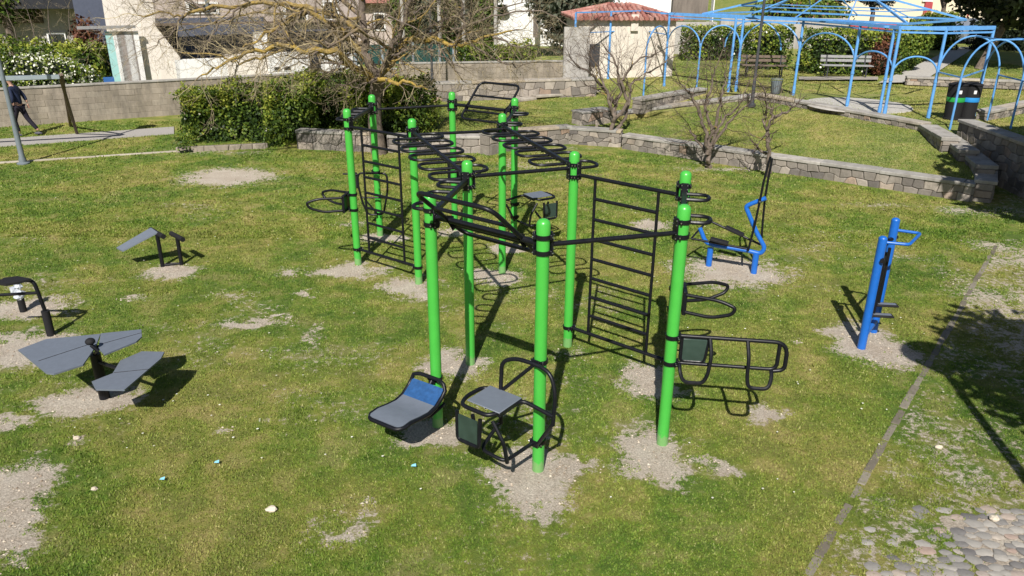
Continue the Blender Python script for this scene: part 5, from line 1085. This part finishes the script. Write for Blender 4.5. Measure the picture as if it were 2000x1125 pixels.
blob('shrub', tuple(aty(1560, 28, 52)), (3.6, 1.5, 1.5), 9000, .14, 'orange and green creeper along the top of the boundary wall', mat='leaf', seed=61, flowers=900, fl='redleaf')
quad('road', [(8, 49, 0), (90, 52, 0), (90, 60, 0), (8, 60, 0)], TZ+.01, 'asphalt', 'strip of street where the cars are parked')
# hut with tiled roof
def hut():
    a, b = at(1127, 150, .9), at(1312, 150, .9); e = (b-a).normalized(); f = Facade(a, e); root = empty('hut', (a+b)/2, 'small cream hut with a hipped red tile roof', 'hut'); D = 4.2; zt = f.p(1200, 38).z; L = (b-a).length; n = -f.n
    A, B = V(a.x, a.y, 0), V(b.x, b.y, 0); MB().prism([A+V(0,0,.3), B+V(0,0,.3), B+V(0,0,zt), A+V(0,0,zt)], n*D).build('wall', 'hut_wall', root, smooth=False)
    w_ = f.boxp(1144, 86, 1172, 130, .03, -.01, 'window_frame', 'dark_metal', root)
    f.boxp(1231, 28, 1247, 60, .12, -.0, 'chimney', 'hut_wall', root)
    ov = .25; z = zt; P = [A-e*ov-n*ov, B+e*ov-n*ov, B+e*ov+n*(D+ov), A-e*ov+n*(D+ov)]; P = [V(p.x, p.y, z) for p in P]; rise = .5
    r1 = (P[0]+P[3])/2+e*1.8+V(0, 0, rise); r2 = (P[1]+P[2])/2-e*1.8+V(0, 0, rise); mb = MB()
    def face(p, q, r, s):
        T = (q-p).length; k = max(4, int(T/.2))
        for i in range(k):
            t0, t1 = i/k, (i+1)/k; b0, b1 = p.lerp(q, t0), p.lerp(q, t1); tt = (t0+t1)/2; bm = (b0+b1)/2; dirn = ((s+r)/2-(p+q)/2); dirn.z = 0; dirn.normalize()
            # run up the slope until the hip
            u0 = (s-p).dot(q-p)/T**2; u1 = (r-p).dot(q-p)/T**2; m = min(1, tt/max(u0, 1e-6), (1-tt)/max(1-u1, 1e-6)); hgt_ = ((s-p)-(q-p)*u0); tp = bm+hgt_*m
            rows = max(1, int(hgt_.length*m/.38))
            for j in range(rows):
                c0, c1 = bm.lerp(tp, j/rows), bm.lerp(tp, (j+1)/rows+.05/rows); mb.tube([c0+V(0, 0, .035+random.uniform(0, .01)), c1+V(0, 0, .02)], [.085, .07], 8, t=random.random())
    face(P[0], P[1], r2, r1); face(P[1], P[2], r2, r2); face(P[2], P[3], r1, r2); face(P[3], P[0], r1, r1)
    roof = MB(); roof.add([p-V(0, 0, .01) for p in P]+[r1-V(0, 0, .01), r2-V(0, 0, .01)], [(0, 1, 5, 4), (1, 2, 5), (2, 3, 4, 5), (3, 0, 4), (3, 2, 1, 0)], .1); ro_ = roof.build('roof', 'terracotta', root, smooth=False); mb.build('tiles', 'terracotta', ro_)
hut()
a, b = at(1098, 158, .9), at(1128, 158, .9); f = Facade(a, (b-a)); cs = f.boxp(1097, 52, 1150, 165, .4, .2, 'concrete_panel', 'concrete', None); tag(cs, 'upright grey concrete slab against the left end of the hut', 'concrete slab')
# parked cars
def car(loc, rz, mat, label, s=1):
    root = empty('parked_car', loc, label, 'car', 'cars parked behind the terrace'); Rm = Matrix.Translation(loc) @ Matrix.Rotation(rz, 4, 'Z')
    prof = [(-2.0,.35),(-2.05,.65),(-1.9,.86),(-1.2,.93),(-.75,1.38),(-.3,1.46),(.6,1.44),(1.25,1.02),(1.85,.95),(2.0,.7),(2.0,.35)]
    n = len(prof); mb = MB(); vs = []
    for y, k in ((-.84, .0), (-.7, .08), (.7, .08), (.84, .0)):
        for x, z in prof: vs.append(Rm @ V(x, y*(.82 if z > 1.0 else 1), z+(k if z > .8 else 0)*.3))
    fs = []
    for j in range(3): fs += [(j*n+i, j*n+i+1, (j+1)*n+i+1, (j+1)*n+i) for i in range(n-1)]+[(j*n+n-1, j*n, (j+1)*n, (j+1)*n+n-1)]
    fs += [tuple(range(n-1, -1, -1)), tuple(3*n+i for i in range(n))]; mb.add(vs, fs); body = mb.build('body', mat, root)
    for y in (-.72, .72): MB().prism([Rm @ V(x, y*1.0, z) for x, z in ((-1.0, 1.0), (-.65, 1.36), (.5, 1.37), (1.0, 1.02))], Rm.to_3x3() @ V(0, .02 if y > 0 else -.02, 0)).build('side_window', 'glass', body)
    MB().prism([Rm @ V(x, y, z) for x, y, z in ((1.22,-.62,1.06),(1.22,.62,1.06),(.68,.55,1.44),(.68,-.55,1.44))], Rm.to_3x3() @ V(.03, 0, .03)).build('windscreen', 'glass', body)
    for x in (-1.25, 1.3):
        for y in (-.86, .86):
            w_ = MB().tube([Rm @ V(x, y-.08, .31), Rm @ V(x, y+.08, .31)], .31, 18).build('wheel', 'rubber', root); MB().tube([Rm @ V(x, y-.09, .31), Rm @ V(x, y+.09, .31)], .18, 12).build('rim', 'steel', w_)
    return root
car(tuple(at(1830, 76, TZ)+V(-.6, 0, 0)), .1, 'car_blue', 'blue grey car parked above the square clipped hedge'); car(tuple(at(1885, 84, TZ)+V(0, 0, 0)), .6, 'car_white', 'pale car parked at the top of the stone path')
